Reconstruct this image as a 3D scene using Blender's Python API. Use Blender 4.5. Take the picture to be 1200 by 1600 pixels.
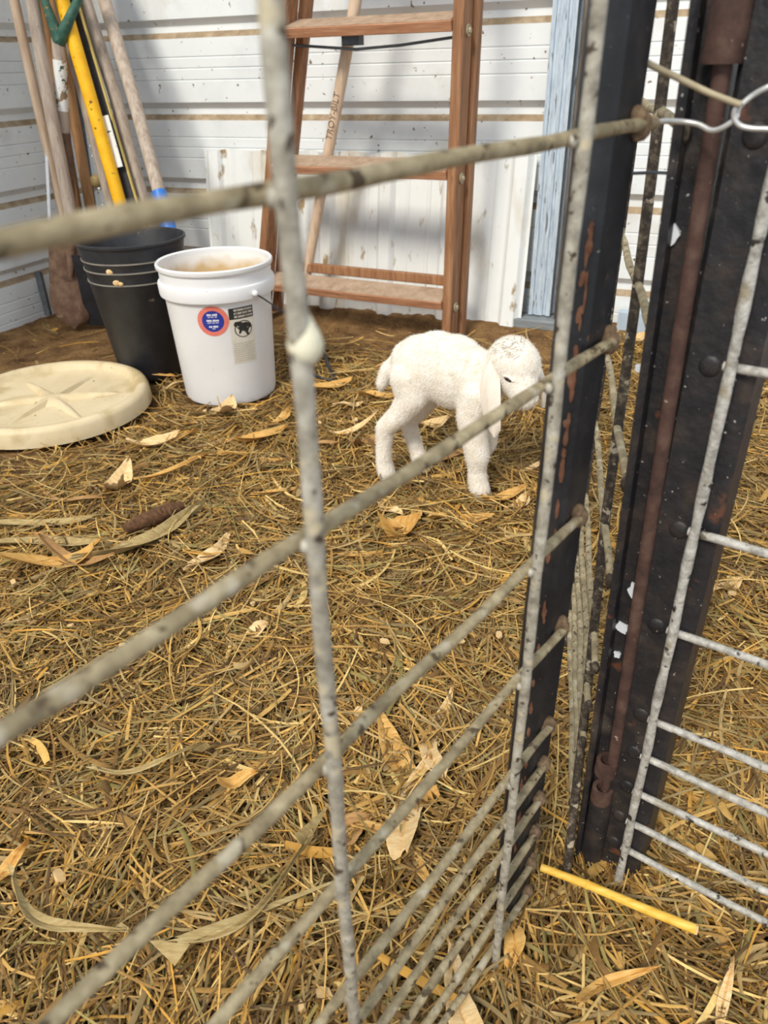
import bpy, bmesh, math, random
import numpy as np
from mathutils import Vector, Matrix, Quaternion

for o in list(bpy.data.objects): bpy.data.objects.remove(o, do_unlink=True)
SC = bpy.context.scene
COL = SC.collection
random.seed(7); RNG = np.random.default_rng(11)

# ------------------------------------------------------------------ camera
FPX = 1160.0; CAMH = 0.80
TH = math.atan(1160/1920.0); RHO = 0.026
FW = np.array([0, math.cos(TH), -math.sin(TH)])
U0 = np.array([0, math.sin(TH), math.cos(TH)]); R0 = np.array([1.0, 0, 0])
RT = R0*math.cos(RHO)-U0*math.sin(RHO); UP = U0*math.cos(RHO)+R0*math.sin(RHO)
CP = np.array([0, 0, CAMH])
cam = bpy.data.cameras.new('camera'); cam_o = bpy.data.objects.new('camera', cam); COL.objects.link(cam_o)
cam_o.matrix_world = Matrix(((RT[0], UP[0], -FW[0], 0), (RT[1], UP[1], -FW[1], 0), (RT[2], UP[2], -FW[2], CAMH), (0, 0, 0, 1)))
cam.sensor_fit = 'VERTICAL'; cam.sensor_height = 36.0; cam.sensor_width = 27.0
cam.lens = FPX/1600*36; cam.clip_start = 0.01
cam.dof.use_dof = True; cam.dof.focus_distance = 1.0; cam.dof.aperture_fstop = cam.lens/3.1
SC.camera = cam_o

# ------------------------------------------------------------------ light
W = bpy.data.worlds.new('sky'); SC.world = W; W.use_nodes = True
bg = W.node_tree.nodes['Background']; bg.inputs[0].default_value = (0.86, 0.93, 1.0, 1); bg.inputs[1].default_value = 0.85
sun = bpy.data.lights.new('sun', 'SUN'); sun.energy = 2.6; sun.angle = math.radians(15); sun.color = (1, 0.93, 0.80)
sun_o = bpy.data.objects.new('sun', sun); COL.objects.link(sun_o)
sun_o.rotation_euler = Vector((0.40, 0.68, -0.80)).to_track_quat('-Z', 'Y').to_euler()
sun_o.location = (-2, -2, 4)
vs = SC.view_settings
vs.view_transform = 'Standard'; vs.look = 'None'; vs.gamma = 1.0; vs.exposure = 0.22; vs.use_curve_mapping = False

# ------------------------------------------------------------------ helpers: geometry of the place
def az(a): a = math.radians(a); return np.array([math.sin(a), math.cos(a), 0.0])
def ray(u, v): return FW+RT*(u-600)/FPX+UP*(800-v)/FPX
def gnd(u, v, z=0.0): d = ray(u, v); return CP+d*((z-CAMH)/d[2])
def onplane(u, v, p, n): d = ray(u, v); return CP+d*(((np.asarray(p)-CP)@n)/(d@n))
def atY(u, v, Y): d = ray(u, v); return CP+d*(Y/d[1])
Z = np.array([0, 0, 1.0])

def srgb(*c):
    return tuple(((x/255)/12.92 if x/255 <= 0.04045 else ((x/255+0.055)/1.055)**2.4) for x in c)+(1.0,)

MATS = {}
def mat(name, cols, scale=20, stretch=(1, 1, 1), rough=0.7, metal=0.0, bump=0.3, bscale=None, spots=None, spot_scale=60, spot_t=0.62, spec=0.4, rot=None, sss=0, attr=False, detail=6, bdist=0.002):
    """cols: sRGB stops of a noise ramp; spots: sRGB of a thresholded second noise (dirt, rust, paint)."""
    if name in MATS: return MATS[name]
    m = bpy.data.materials.new(name); m.use_nodes = True; nt = m.node_tree; N = nt.nodes; L = nt.links
    b = N['Principled BSDF']; b.inputs['Roughness'].default_value = rough; b.inputs['Metallic'].default_value = metal
    b.inputs['Specular IOR Level'].default_value = spec
    tc = N.new('ShaderNodeTexCoord'); mp = N.new('ShaderNodeMapping'); mp.inputs['Scale'].default_value = stretch
    if rot: mp.inputs['Rotation'].default_value = rot
    L.new(tc.outputs['Object'], mp.inputs['Vector'])
    nz = N.new('ShaderNodeTexNoise'); nz.inputs['Scale'].default_value = scale; nz.inputs['Detail'].default_value = detail; nz.inputs['Roughness'].default_value = 0.65
    L.new(mp.outputs[0], nz.inputs['Vector'])
    rp = N.new('ShaderNodeValToRGB'); e = rp.color_ramp.elements
    n = len(cols)
    while len(e) < n: e.new(0.5)
    for i, c in enumerate(cols):
        e[i].position = 0.28+0.44*i/max(1, n-1); e[i].color = srgb(*c)
    L.new(nz.outputs['Fac'], rp.inputs[0]); out = rp.outputs[0]
    if attr:
        at = N.new('ShaderNodeAttribute'); at.attribute_name = 'tint'
        mx = N.new('ShaderNodeMix'); mx.data_type = 'RGBA'; mx.blend_type = 'MULTIPLY'; mx.inputs[0].default_value = 1
        L.new(at.outputs['Color'], mx.inputs[6]); L.new(out, mx.inputs[7]); out = mx.outputs[2]
    if spots:
        for k, (sc, ssc, st, sw) in enumerate(spots):
            n2 = N.new('ShaderNodeTexNoise'); n2.inputs['Scale'].default_value = ssc; n2.inputs['Detail'].default_value = 5
            ofs = N.new('ShaderNodeVectorMath'); ofs.operation = 'ADD'; ofs.inputs[1].default_value = (3.1*k+1, 7.7*k, 1.3*k)
            L.new(mp.outputs[0], ofs.inputs[0]); L.new(ofs.outputs[0], n2.inputs['Vector'])
            mr = N.new('ShaderNodeMapRange'); mr.inputs[1].default_value = st; mr.inputs[2].default_value = st+sw
            L.new(n2.outputs['Fac'], mr.inputs[0])
            mx = N.new('ShaderNodeMix'); mx.data_type = 'RGBA'
            L.new(mr.outputs[0], mx.inputs[0]); L.new(out, mx.inputs[6]); mx.inputs[7].default_value = srgb(*sc); out = mx.outputs[2]
    L.new(out, b.inputs['Base Color'])
    if bump:
        bp = N.new('ShaderNodeBump'); bp.inputs['Strength'].default_value = bump; bp.inputs['Distance'].default_value = bdist
        if bscale:
            n3 = N.new('ShaderNodeTexNoise'); n3.inputs['Scale'].default_value = bscale; n3.inputs['Detail'].default_value = 4
            L.new(mp.outputs[0], n3.inputs['Vector']); L.new(n3.outputs['Fac'], bp.inputs['Height'])
        else: L.new(nz.outputs['Fac'], bp.inputs['Height'])
        L.new(bp.outputs[0], b.inputs['Normal'])
    if sss:
        b.inputs['Subsurface Weight'].default_value = sss; b.inputs['Subsurface Radius'].default_value = (0.01, 0.006, 0.004); b.inputs['Subsurface Scale'].default_value = 0.5
    MATS[name] = m; return m

class MB:
    """collects shapes in world space; build() links them as one mesh object"""
    def __init__(s): s.v = []; s.f = []; s.mi = []
    def add(s, v, f, mi=0):
        o = len(s.v); s.v.extend([tuple(map(float, p)) for p in v]); s.f.extend([tuple(i+o for i in q) for q in f]); s.mi.extend([mi]*len(f)); return s
    def tube(s, pts, rad, n=10, mi=0, cap=True, wob=0.0):
        pts = [np.asarray(p, float) for p in pts]
        if not hasattr(rad, '__len__'): rad = [rad]*len(pts)
        v = []; f = []; ref = None
        for i, p in enumerate(pts):
            t = pts[min(i+1, len(pts)-1)]-pts[max(i-1, 0)]; t = t/np.linalg.norm(t)
            if ref is None:
                ref = np.cross(t, [0.3, 0.2, 0.9] if abs(t[2]) < 0.9 else [1, 0.2, 0.1])
            ref = ref-t*(ref@t); ref = ref/np.linalg.norm(ref); b = np.cross(t, ref)
            for k in range(n):
                a = 2*math.pi*k/n; r = rad[i]*(1+wob*(random.random()-0.5))
                v.append(p+(ref*math.cos(a)+b*math.sin(a))*r)
        for i in range(len(pts)-1):
            for k in range(n): f.append((i*n+k, i*n+(k+1) % n, (i+1)*n+(k+1) % n, (i+1)*n+k))
        if cap: f.append(tuple(range(n-1, -1, -1))); f.append(tuple((len(pts)-1)*n+k for k in range(n)))
        return s.add(v, f, mi)
    def beam(s, p0, p1, wv, dv, mi=0, bev=0.002):
        """prism from p0 to p1 with cross-section spanned by wv, dv (full widths) with chamfered edges"""
        p0 = np.asarray(p0, float); p1 = np.asarray(p1, float); wv = np.asarray(wv, float); dv = np.asarray(dv, float)
        lw = np.linalg.norm(wv); ld = np.linalg.norm(dv); cw = min(bev, lw*.3)/lw; cd = min(bev, ld*.3)/ld
        sec = [(-.5+cw, -.5), (.5-cw, -.5), (.5, -.5+cd), (.5, .5-cd), (.5-cw, .5), (-.5+cw, .5), (-.5, .5-cd), (-.5, -.5+cd)]
        v = [p+wv*a+dv*b for p in (p0, p1) for a, b in sec]
        f = [(k, (k+1) % 8, 8+(k+1) % 8, 8+k) for k in range(8)]+[tuple(range(7, -1, -1)), tuple(range(8, 16))]
        return s.add(v, f, mi)
    def lathe(s, prof, c, n=48, mi=0, axis=None):
        """prof: (r, z) list; c: base centre"""
        c = np.asarray(c, float); v = []; f = []
        for r, z in prof:
            for k in range(n):
                a = 2*math.pi*k/n; v.append(c+np.array([r*math.cos(a), r*math.sin(a), z]))
        for i in range(len(prof)-1):
            for k in range(n): f.append((i*n+k, i*n+(k+1) % n, (i+1)*n+(k+1) % n, (i+1)*n+k))
        return s.add(v, f, mi)
    def ball(s, c, r, n=10, mi=0, rot=None):
        c = np.asarray(c, float); r = np.asarray(r if hasattr(r, '__len__') else (r, r, r), float); v = []; f = []
        m = n//2+1
        for i in range(m+1):
            ph = math.pi*i/m
            for k in range(n):
                a = 2*math.pi*k/n; q = np.array([math.sin(ph)*math.cos(a), math.sin(ph)*math.sin(a), math.cos(ph)])*r
                if rot is not None: q = rot@q
                v.append(c+q)
        for i in range(m):
            for k in range(n): f.append((i*n+k, (i+1)*n+k, (i+1)*n+(k+1) % n, i*n+(k+1) % n))
        return s.add(v, f, mi)
    def grid(s, P, mi=0):
        """P: rows x cols x 3"""
        P = np.asarray(P); r, c = P.shape[:2]
        return s.add(P.reshape(-1, 3), [(i*c+j, i*c+j+1, (i+1)*c+j+1, (i+1)*c+j) for i in range(r-1) for j in range(c-1)], mi)
    def build(s, name, mats, parent=None, smooth=True, angle=40, merge=True, solid=0):
        me = bpy.data.meshes.new(name)
        org = np.array(parent_world(parent)) if parent else np.zeros(3)
        me.from_pydata([tuple(np.array(p)-org) for p in s.v], [], s.f)
        if not isinstance(mats, (list, tuple)): mats = [mats]
        for m in mats: me.materials.append(m)
        me.polygons.foreach_set('material_index', s.mi)
        bm = bmesh.new(); bm.from_mesh(me)
        if merge: bmesh.ops.remove_doubles(bm, verts=bm.verts, dist=1e-6)
        bmesh.ops.recalc_face_normals(bm, faces=bm.faces)
        if solid: bmesh.ops.solidify(bm, geom=bm.faces[:], thickness=solid)
        for fc in bm.faces: fc.smooth = smooth
        if smooth:
            ca = math.radians(angle)
            for e in bm.edges:
                if len(e.link_faces) == 2 and e.calc_face_angle(0) > ca: e.smooth = False
        bm.to_mesh(me); bm.free(); me.update()
        o = bpy.data.objects.new(name, me); COL.objects.link(o)
        if parent: o.parent = parent
        return o

def parent_world(p):
    v = np.zeros(3)
    while p is not None: v += np.array(p.location); p = p.parent
    return v
def tag(o, label, cat, group=None):
    o['label'] = label; o['category'] = cat
    if group: o['group'] = group
    return o
def thing(name, label, cat, loc, group=None):
    o = bpy.data.objects.new(name, None); o.empty_display_size = 0.05; COL.objects.link(o); o.location = tuple(map(float, loc))
    return tag(o, label, cat, group)
def single(mb, name, mats, label, cat, group=None, **k):
    """a one-mesh thing whose origin sits at its base centre"""
    P = np.array(mb.v); c = np.array([(P[:, 0].min()+P[:, 0].max())/2, (P[:, 1].min()+P[:, 1].max())/2, P[:, 2].min()])
    mb.v = [tuple(np.array(p)-c) for p in mb.v]
    o = mb.build(name, mats, None, **k); o.location = tuple(c); return tag(o, label, cat, group)
def structure(o): o['kind'] = 'structure'; return o

# ------------------------------------------------------------------ materials
M_wall = mat('white_siding', [(216, 221, 224), (232, 236, 238), (238, 241, 242)], scale=3, rough=0.45, bump=0.05, spots=[((120, 105, 85), 52, 0.68, 0.03), ((196, 190, 178), 5, 0.58, 0.25)])
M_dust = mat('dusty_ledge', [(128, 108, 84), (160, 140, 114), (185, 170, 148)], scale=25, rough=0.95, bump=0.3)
M_oldpanel = mat('dirty_white_panel', [(204, 205, 202), (228, 231, 231), (233, 235, 235)], scale=4, stretch=(1, 1, .45), rough=0.5, bump=0.05, spots=[((158, 136, 102), 26, 0.63, 0.08), ((190, 176, 146), 6, 0.56, 0.2)])
M_dirt = mat('barn_dirt', [(78, 56, 38), (118, 90, 60), (146, 116, 78)], scale=14, rough=1.0, bump=0.9, bscale=90, spec=0.1, bdist=0.01, spots=[((166, 138, 96), 110, 0.64, 0.04)])
M_straw = mat('straw', [(200, 200, 200), (255, 255, 255)], scale=60, rough=0.65, bump=0, attr=True, spec=0.35)
M_rod = mat('galvanised_rod', [(116, 110, 98), (166, 160, 146), (206, 202, 190)], scale=90, rough=0.55, metal=0.15, bump=0.5, bscale=260, bdist=0.0008, spots=[((74, 62, 48), 150, 0.60, 0.05), ((196, 184, 156), 60, 0.58, 0.08)])
M_rodh = mat('dirty_rod', [(106, 94, 72), (152, 138, 108), (188, 174, 142)], scale=70, rough=0.75, metal=0.05, bump=0.6, bscale=240, bdist=0.001, spots=[((84, 70, 50), 120, 0.6, 0.05), ((182, 172, 150), 60, 0.60, 0.10)])
M_rodd = mat('rusty_dark_rod', [(36, 32, 29), (66, 57, 49), (130, 118, 98)], scale=130, rough=0.8, metal=0.1, bump=0.8, bscale=300, bdist=0.001, spots=[((176, 164, 142), 90, 0.60, 0.05)])
M_rodr = mat('peeling_silver_rod', [(120, 117, 110), (172, 169, 162), (204, 202, 196)], scale=110, rough=0.6, metal=0.1, bump=0.9, bscale=280, bdist=0.0012, spots=[((52, 47, 43), 80, 0.615, 0.05), ((150, 140, 120), 40, 0.58, 0.1)])
M_black = mat('black_painted_steel', [(26, 27, 29), (36, 37, 40), (52, 52, 55)], scale=30, rough=0.42, metal=0.0, bump=0.2, bscale=160, spots=[((112, 74, 54), 90, 0.70, 0.03), ((66, 60, 53), 11, 0.6, 0.15), ((150, 146, 140), 300, 0.72, 0.02)])
M_post = mat('chipped_black_post', [(24, 25, 30), (40, 38, 40), (64, 54, 48)], scale=34, rough=0.5, bump=0.6, bscale=120, spots=[((98, 62, 46), 26, 0.64, 0.05), ((84, 76, 70), 14, 0.6, 0.14), ((176, 172, 168), 260, 0.70, 0.02)])
M_rust = mat('rusty_iron', [(50, 36, 33), (76, 54, 47), (98, 76, 66)], scale=50, rough=0.8, bump=0.4, spots=[((150, 130, 118), 120, 0.68, 0.03)])
M_rusto = mat('orange_rust_flake', [(92, 58, 42), (122, 82, 62), (142, 106, 84)], scale=120, rough=0.95, bump=0.5)
M_weld = mat('rusty_weld', [(74, 58, 44), (118, 96, 74), (150, 128, 100)], scale=160, rough=0.95, bump=0.8)
M_paintw = mat('white_paint', [(206, 212, 220), (232, 236, 242)], scale=60, rough=0.5, bump=0.1)
M_wire = mat('bright_wire', [(186, 186, 184), (222, 222, 222)], scale=60, rough=0.35, metal=0.5, bump=0.1)
M_wired = mat('dull_wire', [(150, 138, 112), (190, 178, 150)], scale=80, rough=0.6, metal=0.1, bump=0.2)
M_lad = mat('ladder_wood', [(116, 79, 52), (152, 108, 75), (178, 136, 100)], scale=26, stretch=(3, 3, .22), rough=0.65, bump=0.3, bscale=60, spots=[((92, 50, 30), 60, 0.66, 0.05)])
M_ladh = mat('ladder_wood_step', [(144, 98, 70), (172, 122, 90), (198, 154, 120)], scale=26, stretch=(.3, .3, 4), rough=0.7, bump=0.3, bscale=60, spots=[((110, 66, 44), 30, 0.66, 0.05)])
M_tread = mat('dusty_tread', [(146, 120, 100), (168, 144, 122), (184, 162, 142)], scale=30, rough=0.95, bump=0.3)
M_grey = mat('weathered_handle', [(146, 130, 116), (176, 160, 146), (196, 184, 170)], scale=28, stretch=(3, 3, .3), rough=0.8, bump=0.3, spots=[((92, 78, 64), 90, 0.68, 0.03)])
M_tan = mat('pale_wood_handle', [(184, 156, 130), (210, 184, 158), (224, 204, 180)], scale=28, stretch=(3, 3, .3), rough=0.7, bump=0.2)
M_brn = mat('brown_wood_handle', [(140, 98, 62), (172, 128, 86), (190, 148, 106)], scale=28, stretch=(3, 3, .3), rough=0.7, bump=0.2)
M_yel = mat('yellow_fibreglass', [(232, 168, 14), (246, 186, 22), (250, 196, 40)], scale=20, rough=0.4, bump=0.05, spots=[((120, 78, 20), 60, 0.66, 0.04)])
M_grn = mat('green_paint', [(36, 72, 62), (58, 98, 84), (84, 118, 100)], scale=40, rough=0.5, bump=0.2, spots=[((150, 120, 80), 60, 0.66, 0.04)])
M_tape = mat('peeling_white_paint', [(222, 222, 218), (238, 238, 236)], scale=20, rough=0.6, bump=0.3, spots=[((140, 116, 88), 34, 0.57, 0.04), ((60, 90, 76), 50, 0.63, 0.03)])
M_blk = mat('black_plastic', [(30, 30, 34), (42, 43, 48), (56, 57, 62)], scale=14, rough=0.5, bump=0.1, spots=[((128, 118, 104), 30, 0.70, 0.05)])
M_blue = mat('blue_plastic', [(40, 104, 190), (64, 132, 214)], scale=20, rough=0.45, bump=0.05)
M_steel = mat('dark_steel', [(66, 70, 74), (96, 100, 104)], scale=30, rough=0.5, metal=0.4, bump=0.2)
M_blade = mat('rusty_blade', [(84, 62, 50), (114, 88, 72), (138, 112, 92)], scale=22, rough=0.85, bump=0.4, spots=[((72, 52, 40), 10, 0.58, 0.1), ((150, 126, 100), 40, 0.66, 0.06)])
M_bucket = mat('white_bucket_plastic', [(226, 226, 228), (236, 237, 240)], scale=5, rough=0.4, bump=0.03, sss=0.1, spots=[((192, 172, 140), 70, 0.70, 0.04)])
M_feed = mat('feed_dust_plastic', [(196, 158, 104), (216, 188, 142), (232, 220, 198)], scale=12, rough=0.85, bump=0.2)
M_feedin = mat('bucket_inside', [(236, 234, 230), (240, 240, 240)], scale=5, rough=0.6, bump=0.05)
def soil_line(m, z0, z1, col):                                # feed dust clinging to the lower inside of the bucket
    nt = m.node_tree; N = nt.nodes; L = nt.links; b = N['Principled BSDF']; src = b.inputs['Base Color'].links[0].from_socket
    tc = N.new('ShaderNodeTexCoord'); sp = N.new('ShaderNodeSeparateXYZ'); L.new(tc.outputs['Object'], sp.inputs[0])
    nz = N.new('ShaderNodeTexNoise'); nz.inputs['Scale'].default_value = 22; L.new(tc.outputs['Object'], nz.inputs['Vector'])
    ad = N.new('ShaderNodeMath'); ad.operation = 'MULTIPLY_ADD'; ad.inputs[1].default_value = .05; L.new(nz.outputs['Fac'], ad.inputs[0]); L.new(sp.outputs['Z'], ad.inputs[2])
    mr = N.new('ShaderNodeMapRange'); mr.inputs[1].default_value = z0+.025; mr.inputs[2].default_value = z1+.025; L.new(ad.outputs[0], mr.inputs[0])
    mx = N.new('ShaderNodeMix'); mx.data_type = 'RGBA'; L.new(mr.outputs[0], mx.inputs[0]); mx.inputs[6].default_value = srgb(*col); L.new(src, mx.inputs[7]); L.new(mx.outputs[2], b.inputs['Base Color'])
soil_line(M_feedin, .312, .345, (208, 180, 134))
M_lid = mat('beige_lid_plastic', [(196, 178, 140), (214, 196, 160), (222, 206, 174)], scale=8, rough=0.5, bump=0.05, spots=[((120, 98, 66), 60, 0.70, 0.03), ((188, 168, 126), 8, 0.58, 0.1)])
M_galv = mat('galvanised_channel', [(150, 166, 182), (186, 200, 214), (210, 220, 228)], scale=40, stretch=(3, 3, .4), rough=0.55, metal=0.1, bump=0.25, spots=[((112, 116, 120), 34, 0.63, 0.05)])
M_oldwood = mat('old_dark_wood', [(62, 56, 50), (104, 96, 88), (150, 142, 132)], scale=40, stretch=(3, 3, .2), rough=0.95, bump=0.8)
M_sill = mat('grey_board', [(98, 104, 108), (126, 132, 136), (148, 152, 154)], scale=30, stretch=(.4, .4, 3), rough=0.85, bump=0.4)
M_board = mat('pale_blue_board', [(168, 184, 200), (196, 210, 222)], scale=12, rough=0.7, bump=0.2, spots=[((120, 104, 84), 20, 0.62, 0.08)])
M_goat = mat('white_kid_coat', [(230, 221, 205), (239, 232, 221), (245, 241, 234)], scale=40, rough=0.9, bump=0.6, bscale=220, spec=0.15, bdist=0.003)
M_goatpink = mat('kid_ear_coat', [(226, 210, 194), (236, 226, 214), (242, 236, 228)], scale=30, stretch=(2, 2, .5), rough=0.9, bump=0.5, bscale=160, spec=0.15, bdist=0.002)
M_hoof = mat('pale_hoof', [(214, 190, 140), (232, 212, 172)], scale=60, rough=0.7, bump=0.2)
M_eye = mat('dark_eye', [(26, 20, 22), (46, 36, 36)], scale=60, rough=0.15, bump=0)
M_eyelid = mat('kid_eyelid', [(176, 146, 140), (206, 180, 170)], scale=60, rough=0.8, bump=0.2)
M_crown = mat('grey_crown_hair', [(150, 138, 124), (196, 186, 172)], scale=90, rough=0.95, bump=0.3)
M_husk = [mat('husk_pale', [(198, 160, 104), (222, 190, 138), (236, 212, 168)], scale=50, stretch=(1, 6, 1), rough=0.75, bump=0.4),
          mat('husk_gold', [(180, 130, 62), (204, 158, 86), (220, 184, 118)], scale=50, stretch=(1, 6, 1), rough=0.7, bump=0.4),
          mat('husk_brown', [(136, 98, 58), (168, 128, 80), (190, 152, 104)], scale=50, stretch=(1, 6, 1), rough=0.8, bump=0.4),
          mat('leaf_olive', [(142, 118, 74), (168, 146, 98), (190, 170, 124)], scale=50, stretch=(1, 6, 1), rough=0.75, bump=0.4)]
M_stalk = mat('yellow_stalk', [(206, 150, 40), (232, 184, 74), (240, 204, 110)], scale=60, stretch=(.4, 4, 4), rough=0.5, bump=0.2)
M_cob = mat('brown_cob', [(66, 44, 30), (96, 66, 44), (122, 90, 62)], scale=120, rough=0.95, bump=0.8)
M_chip = mat('wood_chip', [(206, 170, 116), (226, 196, 148)], scale=90, rough=0.8, bump=0.4)
M_red = mat('label_red', [(214, 108, 92), (226, 132, 116)], scale=40, rough=0.5, bump=0)
M_navy = mat('label_blue', [(36, 48, 138), (44, 58, 152)], scale=40, rough=0.5, bump=0)
M_lwhite = mat('label_white', [(226, 226, 236), (236, 236, 242)], scale=40, rough=0.5, bump=0)
M_lblack = mat('label_black', [(36, 36, 36), (52, 52, 50)], scale=40, rough=0.5, bump=0)
M_lgrey = mat('label_beige', [(206, 198, 184), (218, 212, 200)], scale=60, rough=0.6, bump=0)
M_lgrey2 = mat('label_faded_print', [(176, 168, 154), (190, 182, 168)], scale=60, rough=0.6, bump=0)

# ------------------------------------------------------------------ ground
def hnoise(x, y):
    return (0.010*np.sin(3.1*x+1.3)*np.cos(2.7*y)+0.006*np.sin(9*x+2*y)*np.cos(7.3*y-x)+0.003*np.sin(23*x)*np.cos(19*y+3))
WALLP = np.array([.18, 2.70, 0]); WN = az(24); WD = az(114)      # back wall: point, outward normal, direction to the right
def ground_h(x, y):
    d = (x-WALLP[0])*WN[0]+(y-WALLP[1])*WN[1]                    # distance in front of the wall is -d
    return hnoise(x, y)*0.7-0.015+0.062*np.clip(1+d/0.40, 0, 1)**1.3*np.clip((x+.75)/.3, 0.15, 1)
nx, ny = 150, 170
gx = np.linspace(-2.2, 3.0, nx); gy = np.linspace(-1.2, 4.0, ny)
GX, GY = np.meshgrid(gx, gy); GZ = ground_h(GX, GY)+RNG.normal(0, .0022, GX.shape)
structure(MB().grid(np.dstack([GX, GY, GZ])).build('floor', M_dirt))['label'] = 'brown earth barn floor under straw'

# ------------------------------------------------------------------ walls: ribbed horizontal siding
RIBS = [.911+.2525*k for k in range(-4, 6)]
def siding(name, p0, p1, nrm, label):
    """p0->p1 base line, nrm points out of the room"""
    prof = [(-0.15, 0, 0)]
    for i, z in enumerate(RIBS):
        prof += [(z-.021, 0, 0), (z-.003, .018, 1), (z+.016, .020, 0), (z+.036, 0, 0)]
        if i < len(RIBS)-1:
            for q in (.102, .138, .172):
                prof += [(z+q, 0, 0), (z+q+.003, .0035, 0), (z+q+.006, 0, 0)]
    prof.append((2.36, 0, 0))
    mb = MB()
    p0 = np.asarray(p0, float); p1 = np.asarray(p1, float)
    for i in range(len(prof)-1):
        a, b = prof[i], prof[i+1]
        n = 12; P = np.zeros((2, n+1, 3))
        for k in range(n+1):
            c = p0+(p1-p0)*k/n
            P[0, k] = c+nrm*a[1]+Z*a[0]; P[1, k] = c+nrm*b[1]+Z*b[0]
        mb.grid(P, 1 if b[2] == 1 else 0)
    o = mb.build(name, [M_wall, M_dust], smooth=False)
    bk = MB(); m = (p0+p1)/2+nrm*.05
    bk.beam(m-Z*.15, m+Z*2.34, p1-p0, nrm*.04)
    b = bk.build('backing', M_wall, o, smooth=False)
    structure(o); o['label'] = label; return o
CORNER = onplane(135, 200, WALLP, WN); CORNER[2] = 0
wall_b = siding('wall_back', CORNER, CORNER+WD*3.4, WN, 'white metal siding with horizontal ribs behind the ladder')
wall_l = siding('wall_left', CORNER-WN*3.2, CORNER, -WD, 'white metal siding with horizontal ribs behind the tool handles')
def wallpt(u, v, off=0.0): return onplane(u, v, WALLP-WN*off, WN)

# base board on the wall at the right
a = wallpt(960, 540, .03); a[2] = .045
o = MB().beam(a, a+WD*1.3, WN*.03, Z*.10).build('trim_1', M_board); structure(o); o['label'] = 'pale blue board along the wall base'

# galvanised channel (jamb)
jt = thing('steel_channel', 'pale galvanised steel channel standing upright against the back wall', 'post', wallpt(848, 500, .05)*[1, 1, 0]+Z*.06)
b0 = wallpt(843, 492, .04); b0[2] = .06; tilt = np.array([0.0, 0, 0])
def chan(sec, name):
    P = np.array([[b0+WD*x-WN*y+Z*h for x, y in sec] for h in (0, .5, 1, 1.5, 2.0)]); return MB().grid(P).build(name, M_galv, jt, smooth=False, solid=.002)
chan([(-.036, -.03), (-.036, .012), (-.024, .012), (-.022, .006), (-.014, .006), (-.012, .012), (.010, .012), (.012, .006), (.02, .006), (.022, .012), (.036, .012), (.036, -.03)], 'face')
for s in (-1, 1): MB().beam(b0+WD*.036*s+WN*.03, b0+WD*.036*s+WN*.03+Z*2, WD*.012, WN*.002).build('lip', M_galv, jt, smooth=False)
ow = b0+WD*.062
mb = MB()
for k in range(2): mb.beam(ow+WD*.022*k-Z*.04, ow+WD*.022*k+Z*2, WD*.018, WN*(.05+.01*k))
single(mb, 'timber_post', M_oldwood, 'dark weathered timber post beside the galvanised channel', 'post', smooth=False)
sb = wallpt(838, 515, .06); sb[2] = .028
single(MB().beam(sb-WD*.07, sb+WD*.08, WN*.09, Z*.056), 'sill_block', M_sill, 'short grey wooden block under the galvanised channel', 'block', smooth=False)

# ------------------------------------------------------------------ old sheet leaning behind the ladder
lt = .12; pz = .60
def sheet_line(u, off, z):                                    # point on the leaning sheet at pixel column u
    return wallpt(u, 380, off)
x_l = (wallpt(318, 245, .035)-WALLP)@WD; x_r = (wallpt(838, 260, .035)-WALLP)@WD
zt = (wallpt(312, 236, .04)[2]+wallpt(700, 238, .04)[2])/2
cols = []; x = x_l; prof = []
wid = x_r-x_l
def prf(x):                                                    # ribs running up the sheet
    r = 0
    for c in np.arange(x_r-.045, x_l-.1, -.229):
        d = abs(x-c)
        r = max(r, np.clip((.034-d)/.014, 0, 1)*.018)
        for m_ in (.075, .150): r = max(r, np.clip((.008-abs(x-(c-m_)))/.004, 0, 1)*.004)
    return r
xs = np.arange(x_l, x_r+.001, .004)
P = np.zeros((6, len(xs), 3))
for i in range(6):
    h = i/5
    for j, xx in enumerate(xs):
        wob = .006*math.sin(9*xx+3*h)
        P[i, j] = WALLP+WD*(xx+(-.0*h))-WN*((1-h)*.075+.025+prf(xx)+wob*(1-h))+Z*(-.02+h*(zt+.02)+(.004*math.sin(40*xx) if i == 5 else 0))
single(MB().grid(P), 'metal_sheet', M_oldpanel, 'stained white ribbed metal sheet leaning on the wall behind the ladder', 'metal sheet', smooth=True, angle=20, solid=.002)

# ------------------------------------------------------------------ wooden stepladder
LP = gnd(712, 550); LG = az(-63); LN = az(27)
def lp(s, z, d=0.0): return LP+LG*s+Z*z+LN*d                  # s to the left, d to the back
def lsz(u, v): q = onplane(u, v, LP, LN)-LP; return float(q@LG), float(q[2])
lad = thing('stepladder', 'folded wooden stepladder with dusty treads standing against the wall', 'ladder', lp(.35, 0))
def line(pa, pb):
    (s0, z0), (s1, z1) = lsz(*pa), lsz(*pb); return lambda z: s0+(s1-s0)*(z-z0)/(z1-z0)
RW = .030
edge_r = line((708, 2), (690, 500)); edge_l = line((431, 30), (405, 380))
sx_r = lambda z: edge_r(z)-RW/2
sx_l = lambda z: edge_l(z)-RW/2
def rail(name, fs, ds, d0, w, dep, z0=-.01, z1=1.75):
    return MB().beam(lp(fs(z0)+ds, z0, d0+dep/2), lp(fs(z1)+ds, z1, d0+dep/2), LG*w, LN*dep, bev=.003).build(name, M_lad, lad, smooth=False)
rail('front_rail', sx_r, 0, 0, RW, .070); rail('front_rail', sx_l, 0, 0, RW, .070)
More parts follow.
